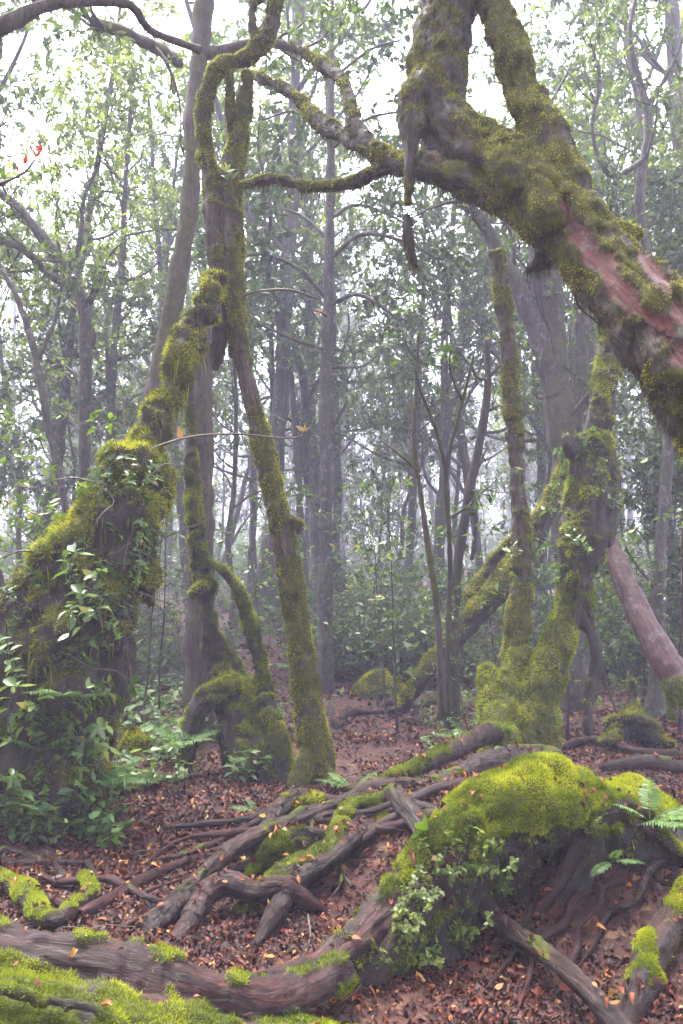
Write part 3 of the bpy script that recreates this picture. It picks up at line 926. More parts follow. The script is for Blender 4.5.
ROOTS = [
    # label, mode, ctrl, mat, bias
    ('long dark root sweeping from the path up to the root tangle', 'p', [(120, 948, 3.6, 12), (165, 915, 3.75, 12), (200, 880, 4.0, 9), (235, 848, 4.25, 8), (285, 825, 4.45, 8), (345, 803, 4.6, 6)], 'root', -0.7),
    ('short pinkish-red root looping low between the dark roots', 'p', [(188, 925, 3.65, 10), (205, 895, 3.8, 11), (228, 884, 3.85, 11), (255, 893, 3.8, 9), (285, 890, 3.8, 9)], 'root_red', -0.9),
    ('arched dark root with a moss pad over its left end', 'p', [(262, 842, 4.4, 6), (275, 815, 4.55, 8), (298, 798, 4.7, 8), (340, 803, 4.7, 7), (375, 788, 4.75, 8), (425, 790, 4.7, 9), (480, 803, 4.5, 10)], 'root', -0.5),
    ('stubby grey root hump edged with moss in the tangle', 'p', [(263, 866, 4.15, 7), (278, 850, 4.2, 12), (300, 840, 4.25, 11), (325, 836, 4.3, 6)], 'root', -0.35),
    ('mossy root bending upward in the middle of the tangle', 'p', [(275, 885, 3.95, 12), (305, 866, 4.05, 12), (330, 850, 4.2, 9), (343, 825, 4.35, 8), (355, 806, 4.5, 7), (392, 802, 4.5, 7)], 'root', 0.15),
    ('smooth grey root curving below the mossy one', 'p', [(280, 905, 3.75, 9), (300, 880, 3.9, 9), (330, 862, 4.0, 8), (350, 842, 4.15, 7), (368, 826, 4.3, 6)], 'root', -0.8),
    ('short bare root dropping steeply beside the moss hump', 'p', [(392, 795, 4.5, 9), (408, 812, 4.3, 10), (425, 835, 4.1, 9), (432, 850, 4.0, 8)], 'root', -0.8),
    ('thin root climbing back toward the mossy stilt tree', 'p', [(350, 800, 4.9, 5), (385, 782, 5.1, 6), (430, 762, 5.4, 7), (465, 745, 5.8, 8), (495, 735, 6.3, 8)], 'root', -0.3),
    ('flat grey root behind the moss hump', 'p', [(440, 785, 5.0, 8), (480, 768, 5.2, 11), (520, 762, 5.4, 13), (560, 766, 5.4, 9)], 'root', -0.55),
    ('mossy rib of root right of the hollow', 'p', [(455, 770, 5.2, 4), (470, 790, 4.9, 5), (490, 800, 4.6, 4)], 'root', 0.0),
    ('reddish-brown root arching over the hollow at the right', 'p', [(560, 880, 3.7, 7), (578, 845, 3.75, 9), (600, 818, 3.8, 10), (628, 810, 3.85, 10), (650, 820, 3.9, 8), (670, 850, 3.9, 8)], 'root', -0.25),
    ('straight dark root running down to the bottom edge', 'p', [(462, 880, 3.65, 9), (490, 915, 3.5, 9), (520, 937, 3.35, 9), (560, 965, 3.1, 9), (600, 1005, 2.9, 10), (640, 1050, 2.75, 10)], 'root', -0.9),
    ('thick reddish root slanting down at the right bottom corner', 'p', [(715, 868, 3.8, 14), (690, 900, 3.55, 14), (655, 945, 3.3, 13), (640, 990, 3.1, 13), (608, 1045, 2.95, 12)], 'root', -0.45),
    ('long thin root running off the right edge below the ferns', 'p', [(600, 900, 3.85, 8), (640, 905, 3.8, 12), (690, 890, 3.8, 16), (740, 900, 3.8, 18)], 'root', -0.6),
    ('thin reddish root crossing the leaf litter at the left', 'g', [(80, 915, 0.02, 6), (108, 900, 0.03, 6), (140, 882, 0.03, 6), (175, 866, 0.02, 5), (225, 848, 0.0, 4)], 'root_red', -0.9),
    ('kinked mossy root at the left edge', 'g', [(-20, 872, 0.04, 8), (20, 890, 0.04, 9), (38, 912, 0.05, 9), (55, 920, 0.04, 9), (80, 905, 0.04, 8), (90, 890, 0.05, 6), (84, 878, 0.06, 5)], 'root', -0.2),
    ('slim dark root entering from the left edge', 'g', [(-20, 880, 0.02, 5), (15, 885, 0.03, 5), (48, 898, 0.03, 5), (70, 908, 0.02, 5)], 'root_red', -0.9),
    ('faint root half buried at the left under the plants', 'g', [(0, 862, 0.01, 4), (45, 862, 0.02, 4), (90, 858, 0.01, 4)], 'root_red', -0.9),
    ('looping root on the far side of the path', 'g', [(335, 722, 0.03, 3), (352, 712, 0.06, 4), (372, 712, 0.06, 3), (392, 710, 0.06, 4), (412, 706, 0.08, 3), (440, 700, 0.03, 3)], 'root', -0.8),
    ('short root arch on the far path', 'g', [(378, 712, 0.02, 3), (386, 704, 0.1, 4), (396, 703, 0.12, 4), (404, 712, 0.02, 3)], 'root', -0.8),
    ('broken root stub poking from the far path', 'g', [(340, 728, 0.0, 8), (334, 720, 0.08, 5), (331, 706, 0.2, 3)], 'bark_dark', -0.8),
    ('root winding across the ground beneath the stilt tree', 'g', [(560, 748, 0.02, 5), (590, 740, 0.05, 5), (610, 744, 0.05, 5), (640, 752, 0.04, 5), (690, 757, 0.02, 6)], 'root', -0.7),
    ('low root rib near the right edge of the clearing', 'g', [(600, 768, 0.02, 5), (640, 762, 0.05, 8), (668, 766, 0.05, 8), (700, 772, 0.02, 6)], 'root', -0.7),
    ('curled root on the ground right of the stilt tree', 'g', [(556, 770, 0.02, 6), (580, 772, 0.04, 6), (605, 780, 0.05, 6), (640, 790, 0.02, 5)], 'root_red', -0.7),
    ('pale root edge beside the dirt path at far left', 'g', [(95, 692, 0.03, 3), (120, 690, 0.05, 3), (150, 688, 0.02, 3)], 'root_red', -0.9),
]
rr = np.random.default_rng(66)
for k in range(22):
    # side roots fanning from the hump to the lower left, and a few on the right and at the left edge
    if k < 14:
        x0, y0 = rr.uniform(330, 470), rr.uniform(775, 830)
        x1, y1 = rr.uniform(120, 330), rr.uniform(820, 925)
    elif k < 18:
        x0, y0 = rr.uniform(560, 690), rr.uniform(850, 900)
        x1, y1 = x0 - rr.uniform(20, 130), rr.uniform(930, 1020)
    else:
        x0, y0 = rr.uniform(-20, 30), rr.uniform(850, 915)
        x1, y1 = rr.uniform(70, 190), rr.uniform(850, 925)
    n = 6
    c = []
    for j in range(n):
        t = j / (n - 1)
        c.append((x0 + (x1 - x0) * t + rr.normal(0, 9), y0 + (y1 - y0) * t + rr.normal(0, 6) - 12 * math.sin(PI * t),
                  0.02 + 0.05 * math.sin(PI * t) * rr.random(), rr.uniform(3, 6) * (1.15 - 0.6 * t)))
    ROOTS.append((('thin wet side root twisting through the root tangle beside the moss hump', 'thin dark side root in the hollow at the bottom right',
                   'thin root threading the leaf litter near the left edge')[0 if k < 14 else 1 if k < 18 else 2], 'g', c, rr.choice(['root', 'root_red']), -0.9))
for k, (lab, mode, ctrl, mt, bias) in enumerate(ROOTS):
    bias = bias - 0.12
    tb = px_tube(ctrl) if mode == 'p' else gr_tube(ctrl)
    if mode == 'p':
        tb = [(x, y, z, r * 1.15) for x, y, z, r in tb]
        for e, f in ((0, 1), (-1, -2)):
            p, q = np.array(tb[e]), np.array(tb[f])
            d = unit((p - q)[:2] + 1e-6)
            n = p[:2] + d * 0.24
            end = (n[0], n[1], float(G(n[0], n[1])[0]) - 0.04, p[3] * 0.3)
            tb = [end] + tb if e == 0 else tb + [end]
    far = tb[0][1] > 6.5
    mossy('tree_root', lab, 'root', [tb], mt, 0.02 if far else 0.0095, part='bark', bias=bias, up=0.55, nfreq=5, thick=0.014, rough=0.008,
          rfreq=10, nblade=0 if bias < -0.65 else 9000, bl=0.010, bw=0.002, seed=200 + k, group='exposed tree roots', single=bias < -0.65, smooth=4, lump=0.012)

# moss cushions on the root tangle and beside the far path
for k, (lab, c, n, m) in enumerate([
    ('bright moss cushion filling the gap in the root tangle', [(385, 850, 4.35, 26), (395, 830, 4.45, 22)], 12000, 'moss_bright'),
    ('small moss pad on the arched root', [(290, 812, 4.62, 10), (318, 806, 4.7, 8)], 4000, 'moss_bright'),
    ('yellow moss mound under the far bushes', [(360, 700, 11.3, 10), (372, 692, 11.2, 14), (388, 690, 11.1, 16), (405, 698, 11.1, 8)], 7000, 'moss_olive'),
    ('dull moss mound by the left path edge', [(120, 745, 7.3, 22), (150, 755, 7.3, 16)], 7000, 'moss_olive')]):
    tb = px_tube(c)
    mossy('moss_cushion', lab, 'moss', [tb], 'root', 0.02, part='mound', bias=0.6, up=0.7, thick=0.03, rough=0.02, nblade=n, bl=0.018 if tb[0][1] < 6 else 0.035,
          bw=0.0025 if tb[0][1] < 6 else 0.006, seed=300 + k, lump=0.07, moss=m)

build_litter()

# ------------------------------------------------------------------ generic trees with leafy crowns
def grow(p, d, L, n, rng, wander=0.25, up=0.0):
    pts = [np.array(p, float)]
    d = unit(d)
    for k in range(n):
        d = unit(d + rng.normal(0, wander, 3) + np.array([0, 0, up]))
        pts.append(pts[-1] + d * L / n)
    return pts


def crown_on(gt, gl, limbs, rng, leafL, nsub=5, ntwig=4, nleaf=10, sublen=0.9, twiglen=0.45, wid=0.5, tint_hi=0.0):
    """limbs: list of arrays of (x,y,z,r); sub-branches and twigs go to gt, leaves to gl"""
    for L in limbs:
        S = spline(L, 0.15)
        n = len(S)
        tang = unit(np.gradient(S[:, :3], axis=0))
        for k in range(nsub):
            i = min(n - 1, int(n * rng.uniform(0.3, 1.0) ** 0.6))
            d = unit(tang[i] * 0.6 + rng.normal(0, 0.65, 3) + np.array([0, 0, 0.15]))
            pts = grow(S[i, :3], d, sublen * rng.uniform(0.6, 1.3), 4, rng, 0.22, 0.02)
            r0 = max(0.004, S[i, 3] * 0.45)
            gt.add(*tube_arrays([(*p, r0 * (1 - 0.2 * j)) for j, p in enumerate(pts)], 0.3, 4))
            for q in range(ntwig):
                j = rng.integers(1, 5)
                d2 = unit(pts[j] - pts[j - 1] + rng.normal(0, 0.6, 3))
                tw = grow(pts[j], d2, twiglen * rng.uniform(0.6, 1.3), 3, rng, 0.2, -0.03)
                gt.add(*tube_arrays([(*p, r0 * 0.35 * (1 - 0.25 * jj)) for jj, p in enumerate(tw)], 0.3, 3))
                m = nleaf
                f = rng.random(m) ** 0.7 * 3
                i0 = np.minimum(f.astype(int), 2)
                tw = np.array(tw)
                base = tw[i0] + (tw[i0 + 1] - tw[i0]) * (f - i0)[:, None]
                dd = unit(unit(tw[i0 + 1] - tw[i0]) * 0.5 + rng.normal(0, 0.6, (m, 3)))
                nr = unit(rng.normal(0, 0.5, (m, 3)) + np.array([0, 0, 1]))
                ti = np.clip(rng.normal(0.45, 0.22, m) + tint_hi + rng.normal(0, 0.15), 0, 1)
                leaves(gl, base, dd, nr, leafL * rng.uniform(0.6, 1.3, m), wid, rng, ti)


def tree_proto(seed, H, r0, start, nlimb, limb_len, leafL, bend=0.3, matb='bark_grey', matl='leaf_canopy', ntwig=5, nleaf=15, fork=False,
               elev=(0.2, 1.0), nsub=5, tint_hi=0.0):
    rng = np.random.default_rng(seed)
    gt, gl = Geo(), Geo()
    n = 9
    pts = []
    off = np.zeros(2)
    dr = rng.normal(0, bend * 0.5, 2)
    for k in range(n + 1):
        t = k / n
        off = off + dr * H / n * 0.25 + rng.normal(0, bend * 0.09, 2) * H / n
        flare = 1 + 1.0 * max(0, 0.1 - t) / 0.1
        pts.append((off[0], off[1], t * H - 0.15 * (k == 0), r0 * (1 - 0.75 * t) * flare))
    V, F3, F4 = tube_arrays(pts, 0.12, 12, 0.25, seed)
    gt.add(V, F3, F4)
    S = spline(pts, 0.1)
    limbs = []
    for k in range(nlimb):
        h = start + (0.97 - start) * (k + rng.random()) / nlimb
        i = min(len(S) - 1, int(h * len(S)))
        az = rng.random() * 2 * PI
        el = rng.uniform(*elev)
        d = np.array([math.cos(az) * math.cos(el), math.sin(az) * math.cos(el), math.sin(el)])
        L = limb_len * rng.uniform(0.6, 1.2) * (1.15 - 0.6 * h)
        q = grow(S[i, :3], d, L, 6, rng, 0.22, 0.05)
        rr = S[i, 3] * rng.uniform(0.3, 0.55)
        lp = [(*p, rr * (1 - 0.14 * j)) for j, p in enumerate(q)]
        gt.add(*tube_arrays(lp, 0.15, 6, 0.2, seed + k))
        limbs.append(lp)
    crown_on(gt, gl, limbs, rng, leafL, nsub, ntwig, nleaf, min(limb_len * 0.36, 1.0), 0.38, tint_hi=tint_hi)
    root = thing('forest_tree', 'x', 'tree')
    me = gt.mesh('trunk')
    at = me.attributes.new('moss', 'FLOAT', 'POINT')
    V = np.empty(len(me.vertices) * 3, np.float32)
    me.vertices.foreach_get('co', V)
    V = V.reshape(-1, 3)
    at.data.foreach_set('value', (0.8 * sstep(-0.05, 0.5, fbm(V * 1.8, 3, seed) + 0.35 * sstep(3, 0, V[:, 2]))).astype(np.float32))
    set_flow(me, V * np.array([1, 1, .2]))
    link('trunk', me, M[matb], root)
    link('crown', gl.mesh('crown'), M[matl], root)
    return root


PROTO = [
    tree_proto(1, 13, 0.13, 0.28, 15, 3.2, 0.13, 0.6),
    tree_proto(2, 15, 0.15, 0.28, 16, 3.4, 0.13, 0.4),
    tree_proto(3, 11, 0.09, 0.2, 15, 2.8, 0.12, 0.9),
    tree_proto(4, 14, 0.17, 0.24, 17, 3.8, 0.15, 0.6, 'bark_grey', 'leaf_dark'),
    tree_proto(5, 9, 0.07, 0.18, 14, 2.4, 0.12, 1.1, 'bark_grey', 'leaf_canopy'),
    tree_proto(6, 12, 0.13, 0.26, 15, 3.0, 0.13, 0.4, 'bark_grey', 'leaf_yellow'),
    tree_proto(7, 7, 0.05, 0.15, 14, 1.9, 0.11, 1.2, 'bark_grey', 'leaf_dark'),
]


def put_tree(k, px, d, rz, sc, lean, label, group, wpx=None):
    """trunk seen at column px (near the horizon row) at distance d"""
    x = (px - W / 2) / FPX * d / cp * 1.0
    z = G(x, d)[0] - 0.1
    return dup(PROTO[k], (x, d, z), (lean[1], lean[0], rz), sc, label, group, 'tree')


rng = np.random.default_rng(23)
# hand-placed trees of the middle distance: (proto, px, d, scale, lean x, label)
MID = [
    (1, 286, 14.5, 0.7, 0.0, 'misty grey trunk just right of the mossy leg'),
    (0, 305, 13.5, 0.75, 0.01, 'slim hazy trunk left of the straight dark tree'),
    (1, 342, 16.5, 0.95, 0.02, 'pale thick trunk close behind the straight dark tree'),
    (2, 362, 15.5, 0.7, -0.02, 'thin faint trunk at the centre of the clearing'),
    (0, 405, 14.5, 0.8, -0.01, 'grey trunk left of the leafy saplings'),
    (3, 432, 13.2, 0.75, 0.01, 'broad grey trunk directly behind the leafy saplings'),
    (2, 462, 11.5, 0.8, 0.12, 'dark slanting trunk between the saplings and the mossy pole'),
    (0, 488, 15.5, 0.85, 0.05, 'hazy trunk tilted right beside the mossy pole'),
    (1, 548, 13.0, 0.85, -0.02, 'thick misty trunk seen above the leaning log'),
    (2, 640, 12.5, 0.9, 0.06, 'tilted grey trunk under the leaning red trunk'),
    (0, 668, 14.5, 0.85, -0.03, 'straight hazy trunk at the right edge behind the curved red trunk'),
    (1, 258, 17.0, 0.9, 0.0, 'far grey trunk behind the gap of the two-legged tree'),
    (2, 232, 13.5, 0.75, -0.03, 'thin misty trunk between the legs of the mossy tree'),
    (4, 20, 12.5, 0.95, 0.10, 'small slanting trunk in the bright gap at far left'),
    (2, 52, 14.0, 0.9, -0.14, 'thin crooked trunk leaning left in the bright mist'),
    (0, 120, 15.5, 0.9, 0.03, 'faint tall trunk left of the torn leaning stem'),
    (5, 100, 11.5, 0.85, -0.05, 'yellow-green leafy tree in the upper left mist'),
    (5, -60, 10.0, 0.9, 0.12, 'yellowish tree leaning in at the upper left corner'),
    (5, 715, 10.5, 0.95, -0.10, 'hazy leafy tree filling the upper right corner'),
    (5, 28, 12.0, 0.95, 0.02, 'leafy yellow-green tree crown beside the bright gap in the upper left'),
    (0, -35, 13.0, 1.0, 0.06, 'tall leafy tree at the left edge high in the mist'),
    (3, 610, 14.0, 0.9, 0.05, 'dark leafy tree behind the stilt tree'),
]
for (k, px, d, sc, lx, lab) in MID:
    put_tree(k, px, d * 1.3, rng.random() * 6.28, sc * 1.1, (lx, rng.normal(0, 0.02)), lab, 'trees standing in the mist')
for j in range(225):
    d = 19 + 121 * rng.random() ** 0.85
    px = rng.uniform(-90, 770)
    put_tree(int(rng.integers(0, 7)), px, d, rng.random() * 6.28, rng.uniform(0.85, 1.3) * (1 + min(0.5, max(0, d - 25) * 0.012)), (rng.normal(0, 0.05), rng.normal(0, 0.03)),
             'faint grey tree among many far off in the mist', 'far trees fading into the mist')
for px, d in ((-45, 15), (268, 18), (378, 20), (452, 17), (562, 21), (725, 15), (330, 21), (500, 21.5)):
    put_tree(int(rng.choice([0, 1, 2, 5])), px, d, rng.random() * 6.28, rng.uniform(1.45, 1.7), (rng.normal(0, 0.05), rng.normal(0, 0.03)),
             'tall slender misty tree reaching up into the bright canopy', 'tall trees under the bright sky')
for j in range(15):
    d = rng.uniform(10, 18)
    px = rng.choice([rng.uniform(-150, 110), rng.uniform(560, 850)])
    put_tree(int(rng.choice([4, 6])), px, d, rng.random() * 6.28, rng.uniform(0.7, 1.1), (rng.normal(0, 0.1), rng.normal(0, 0.05)),
             'slender leafy understory tree at the hazy side of the clearing', 'understory trees at the sides')


def shading_woods():
    """unseen trees behind and beside the viewpoint, added for their shade: one mass"""
    r = np.random.default_rng(4)
    parts = {}
    spots = []
    for j in range(34):
        a = math.radians(r.uniform(48, 312))
        d = r.uniform(3.2, 15)
        if math.cos(a) > 0.2:
            d = max(d, 6.5)
        spots.append((math.sin(a) * d, math.cos(a) * d))
    for (x, y) in spots:
        p = PROTO[int(r.integers(0, 7))]
        rz, sc = r.random() * 6.28, r.uniform(0.7, 1.0)
        Rm = np.array([[math.cos(rz), -math.sin(rz), 0], [math.sin(rz), math.cos(rz), 0], [0, 0, 1]]) * sc
        for ch in p.children:
            me = ch.data
            V = np.empty(len(me.vertices) * 3, np.float32)
            me.vertices.foreach_get('co', V)
            V = V.reshape(-1, 3) @ Rm.T + np.array([x, y, G(x, y)[0] - 0.1])
            li = np.empty(len(me.loops), np.int32)
            me.loops.foreach_get('vertex_index', li)
            tot = np.empty(len(me.polygons), np.int32)
            me.polygons.foreach_get('loop_total', tot)
            st = np.concatenate([[0], np.cumsum(tot)[:-1]])
            g = parts.setdefault(ch.name.split('.')[0], Geo())
            F3 = li[st[tot == 3][:, None] + np.arange(3)]
            F4 = li[st[tot == 4][:, None] + np.arange(4)]
            g.add(V, F3, F4, r.random(len(V)) * 0.8 if 'crown' in ch.name else 0.5)
    allg = Geo()
    n0 = 0
    for k in ('trunk', 'crown'):
        g = parts[k]
        allg.add(np.concatenate(g.V), np.concatenate(g.F3), np.concatenate(g.F4) if g.F4 else None, np.concatenate(g.T))
    o = link('shading_woods', allg.mesh('shading_woods'), M['leaf_dark'])  # out of view, added to keep low sky light off the foreground
    o['kind'] = 'stuff'
    o['label'] = 'unseen leafy woods round the viewpoint, added to block low sky light'


SAP = tree_proto(8, 2.4, 0.014, 0.3, 9, 0.7, 0.085, 0.7, 'bark_dark', 'leaf_herb', 2, 6, nsub=3)
rs = np.random.default_rng(14)
for j, (px, d) in enumerate([(388, 9.5), (402, 8.6), (470, 8.3), (488, 9.6), (548, 9.0), (372, 10.5), (560, 8.2), (625, 8.8), (655, 9.6), (305, 9.8), (165, 8.8), (140, 8.0), (280, 8.9), (675, 8.4),
                             (22, 6.9), (55, 7.2), (-5, 6.6)]):
    x = (px - W / 2) / FPX * d
    o = dup(SAP, (x, d, G(x, d)[0]), (rs.normal(0, .1), rs.normal(0, .1), rs.random() * 6.28), rs.uniform(0.6, 1.15),
            'young leafy sapling with fresh green leaves at the edge of the clearing', 'young saplings round the clearing', 'tree')
    o.name = 'sapling'
drop(SAP)
shading_woods()
for p in PROTO:
    drop(p)


# hand-shaped trees: trunk polylines in the mist with their own leaves
def shaped_tree(name, label, tubes, leafy, mat, leafmat, seed, leafL=0.1, nsub=7, ntwig=4, nleaf=9, sublen=0.8, moss=0.3, cat='tree', side=10, twiglen=.4,
                wid=0.5):
    rng = np.random.default_rng(seed)
    gt, gl = Geo(), Geo()
    for k, t in enumerate(tubes):
        gt.add(*tube_arrays(t, 0.06, side, 0.25, seed + k))
    if leafy:
        crown_on(gt, gl, [tubes[i] for i in leafy], rng, leafL, nsub, ntwig, nleaf, sublen, twiglen, wid)
    base = np.array(tubes[0][0][:3])
    root = thing(name, label, cat, base)
    V = np.concatenate(gt.V)
    m = sstep(-0.3, 0.5, fbm(V * 2.4, 3, seed)) * moss
    me = gt.mesh('trunk', base)
    at = me.attributes.new('moss', 'FLOAT', 'POINT')
    at.data.foreach_set('value', m.astype(np.float32))
    set_flow(me, V * np.array([1, 1, .2]))
    link('trunk', me, M[mat], root)
    if gl.n:
        link('crown', gl.mesh('crown', base), M[leafmat], root)
    return root


# trunk behind the A tree, leaning slightly
shaped_tree('forest_tree', 'tall hazy trunk rising behind the forked mossy tree and leaving the frame at the top',
            [px_tube([(110, 730, 9.3, 18), (120, 640, 9.3, 14), (135, 540, 9.3, 12), (150, 430, 9.3, 11), (172, 310, 9.3, 10.5), (190, 200, 9.3, 10), (197, 90, 9.3, 10.5), (208, -40, 9.3, 10)]),
             px_tube([(178, 62, 9.0, 6), (160, 50, 8.5, 7), (130, 35, 8, 6), (90, 20, 7.8, 5)]),
             px_tube([(200, 55, 9.3, 7), (225, 50, 9.3, 6), (262, 42, 9.3, 5), (300, 50, 9.3, 4)])], [1, 2], 'bark_mid', 'leaf_canopy', 51, moss=0.7)
shaped_tree('forest_tree', 'red-brown straight trunk seen through the gap behind the torn stem',
            [px_tube([(200, 745, 8.3, 20), (200, 700, 8.3, 17), (200, 640, 8.3, 15), (201, 540, 8.3, 14), (200, 450, 8.3, 14), (200, 370, 8.3, 13), (210, 310, 8.3, 9), (222, 250, 8.3, 6), (229, 190, 8.3, 4)])], [], 'bark_mid',
            'leaf_canopy', 52, moss=0.25)
shaped_tree('forest_tree', 'straight dark tree at the centre with level side branches of broad leaves',
            [px_tube([(325, 710, 11.5, 11.84), (325, 670, 11.5, 8.88), (325, 600, 11.5, 7.40), (326, 500, 11.5, 7.03), (326, 400, 11.5, 6.66), (328, 300, 11.5, 5.92), (330, 200, 11.5, 5.18), (331, 100, 11.5, 3.70), (332, 0, 11.5, 2.22)]),
             px_tube([(328, 300, 11.5, 2.59), (300, 270, 11.3, 2.22), (265, 255, 11.1, 1.48), (230, 258, 11, 0.74)]),
             px_tube([(328, 350, 11.5, 2.59), (295, 340, 11.2, 1.85), (250, 320, 11, 1.48)]),
             px_tube([(329, 260, 11.5, 2.59), (360, 235, 11.3, 2.22), (400, 240, 11, 1.48), (440, 260, 11, 0.74)]),
             px_tube([(329, 220, 11.5, 2.22), (355, 205, 11.8, 1.85), (390, 215, 12, 1.48), (420, 235, 12, 0.74)]),
             px_tube([(329, 305, 11.5, 2.22), (360, 295, 11.2, 1.85), (400, 320, 11, 1.48)]),
             px_tube([(329, 240, 11.5, 2.22), (300, 215, 11.7, 1.85), (265, 205, 12, 1.48)]),
             px_tube([(331, 150, 11.5, 1.85), (365, 120, 11.3, 1.48), (410, 110, 11, 1.11)]),
             px_tube([(331, 130, 11.5, 1.85), (300, 110, 11.3, 1.48), (262, 120, 11, 1.11)]),
             px_tube([(331, 80, 11.5, 1.85), (370, 50, 11.3, 1.48), (400, 40, 11, 1.11)])],
            list(range(1, 10)), 'bark_grey', 'leaf_dark', 53, leafL=0.14, nsub=8, ntwig=4, nleaf=9, sublen=0.9, moss=0.3, wid=0.55)
shaped_tree('forest_tree', 'crooked forked tree with two bare limbs bending left in the upper left mist',
            [px_tube([(86, 735, 9.5, 9), (84, 560, 9.5, 6), (84, 440, 9.5, 6), (86, 350, 9.5, 7), (82, 300, 9.5, 6.5), (66, 272, 9.5, 6), (45, 240, 9.5, 6), (15, 205, 9.5, 5), (-20, 180, 9.5, 4)]),
             px_tube([(75, 288, 9.5, 5), (50, 275, 9.4, 4), (22, 248, 9.3, 4), (-10, 240, 9.3, 3)]),
             px_tube([(70, 270, 9.5, 3), (80, 240, 9.5, 3), (84, 200, 9.5, 2), (100, 160, 9.5, 2)])],
            [0, 1, 2], 'bark_grey', 'leaf_yellow', 54, leafL=0.1, nsub=12, ntwig=4, nleaf=10, sublen=1.0)
shaped_tree('forest_tree', 'thin tree with a wavy stem slanting across the bright gap at left',
            [px_tube([(82, 745, 8.7, 6), (72, 560, 8.7, 4), (60, 480, 8.7, 4), (45, 410, 8.7, 4), (34, 350, 8.7, 3.5), (18, 300, 8.7, 3), (2, 270, 8.7, 2)]),
             px_tube([(38, 360, 8.7, 2.5), (55, 320, 8.7, 2), (62, 280, 8.7, 1.5)])], [1], 'bark_grey', 'leaf_canopy', 55, nsub=6)
shaped_tree('forest_tree', 'curving mossy limbed tree in mist right of the pole, one limb bowed to the left',
            [px_tube([(580, 725, 10.2, 19), (575, 640, 10.2, 15), (568, 560, 10.2, 14), (565, 480, 10.2, 14), (562, 420, 10.2, 15), (548, 365, 10.2, 12), (528, 310, 10.2, 9), (505, 265, 10.2, 8), (485, 225, 10.2, 6),
                      (462, 200, 10.2, 5), (450, 170, 10.2, 3)]),
             px_tube([(558, 400, 10.2, 12), (556, 340, 10.2, 12), (550, 280, 10.2, 11), (545, 200, 10.2, 8), (540, 100, 10.2, 5)]),
             px_tube([(548, 360, 10.2, 6), (540, 300, 10.2, 5), (530, 260, 10.2, 4)]),
             px_tube([(570, 430, 10.2, 10), (580, 380, 10.2, 8), (582, 320, 10.2, 7), (578, 250, 10.2, 6)])],
            [0, 1, 2], 'bark_grey', 'leaf_canopy', 56, leafL=0.1, nsub=7, ntwig=3, moss=0.6)
shaped_tree('forest_tree', 'thin twisting tree with crooked twigs in the upper right mist',
            [px_tube([(656, 735, 9.5, 10), (660, 560, 9.5, 6), (668, 430, 9.5, 6), (655, 300, 9.5, 5), (640, 200, 9.5, 5), (648, 120, 9.5, 4), (630, 40, 9.5, 3), (640, -20, 9.5, 2)]),
             px_tube([(645, 160, 9.5, 3), (610, 175, 9.4, 3), (592, 130, 9.3, 2), (600, 80, 9.3, 2), (590, 40, 9.3, 1)]),
             px_tube([(650, 220, 9.5, 3), (625, 230, 9.4, 2), (612, 190, 9.3, 2)]),
             px_tube([(644, 110, 9.5, 3), (670, 70, 9.4, 2), (690, 20, 9.3, 2)])],
            [0, 1, 2, 3], 'bark_grey', 'leaf_canopy', 57, leafL=0.09, nsub=9, ntwig=4, sublen=0.9)
# overhanging branch in the top left corner
shaped_tree('tree_branch', 'bare dark branch arching across the top left corner',
            [px_tube([(-60, 60, 5.2, 10), (0, 28, 5.2, 9), (40, 8, 5.3, 7), (80, 2, 5.4, 5), (130, 5, 5.6, 5), (150, 30, 5.8, 4), (200, 50, 6.1, 4)]),
             px_tube([(40, 10, 5.3, 4), (30, -10, 5.3, 4), (20, -40, 5.3, 3)])], [1], 'bark_shaggy', 'leaf_canopy', 58, moss=0.4, cat='branch', nsub=4)
# saplings in the centre
shaped_tree('sapling', 'thin crooked sapling with a mossy foot, left one of the pair at the centre',
            [px_tube([(441, 720, 6.9, 4.2), (440, 660, 6.9, 3.6), (436, 600, 6.9, 3.4), (427, 540, 6.9, 3.1), (420, 490, 6.9, 2.5), (414, 440, 6.9, 2.6), (416, 390, 6.9, 2), (419, 330, 6.9, 1.3)]),
             px_tube([(418, 470, 6.9, 1.5), (400, 455, 6.8, 1.2), (380, 440, 6.8, .8)]),
             px_tube([(416, 360, 6.9, 1.2), (405, 340, 6.9, 1), (412, 320, 6.9, .7)])], [2], 'bark_mid', 'leaf_herb', 61, leafL=0.07, nsub=3, ntwig=3, nleaf=4,
            sublen=0.25, twiglen=.15, moss=0.8, side=7)
shaped_tree('sapling', 'forked dark sapling with fresh leaves, right one of the pair at the centre',
            [px_tube([(448, 715, 6.8, 3.4), (448, 640, 6.8, 2.7), (450, 560, 6.8, 2.5), (447, 500, 6.8, 3), (446, 470, 6.8, 3), (452, 440, 6.8, 2.2), (464, 395, 6.8, 1.8), (475, 350, 6.8, 1)]),
             px_tube([(446, 470, 6.8, 2.4), (436, 430, 6.8, 1.8), (422, 395, 6.8, 1.4), (414, 365, 6.8, .9)]),
             px_tube([(462, 400, 6.8, 1.6), (450, 370, 6.8, 1.2), (452, 340, 6.8, .8)]),
             px_tube([(447, 520, 6.8, 2), (470, 505, 6.9, 1.2), (485, 490, 6.9, .8)])], [1, 2, 3], 'bark_dark', 'leaf_herb', 62, leafL=0.075, nsub=4, ntwig=3, nleaf=4,
            sublen=0.28, twiglen=.18, moss=0.5, side=7)
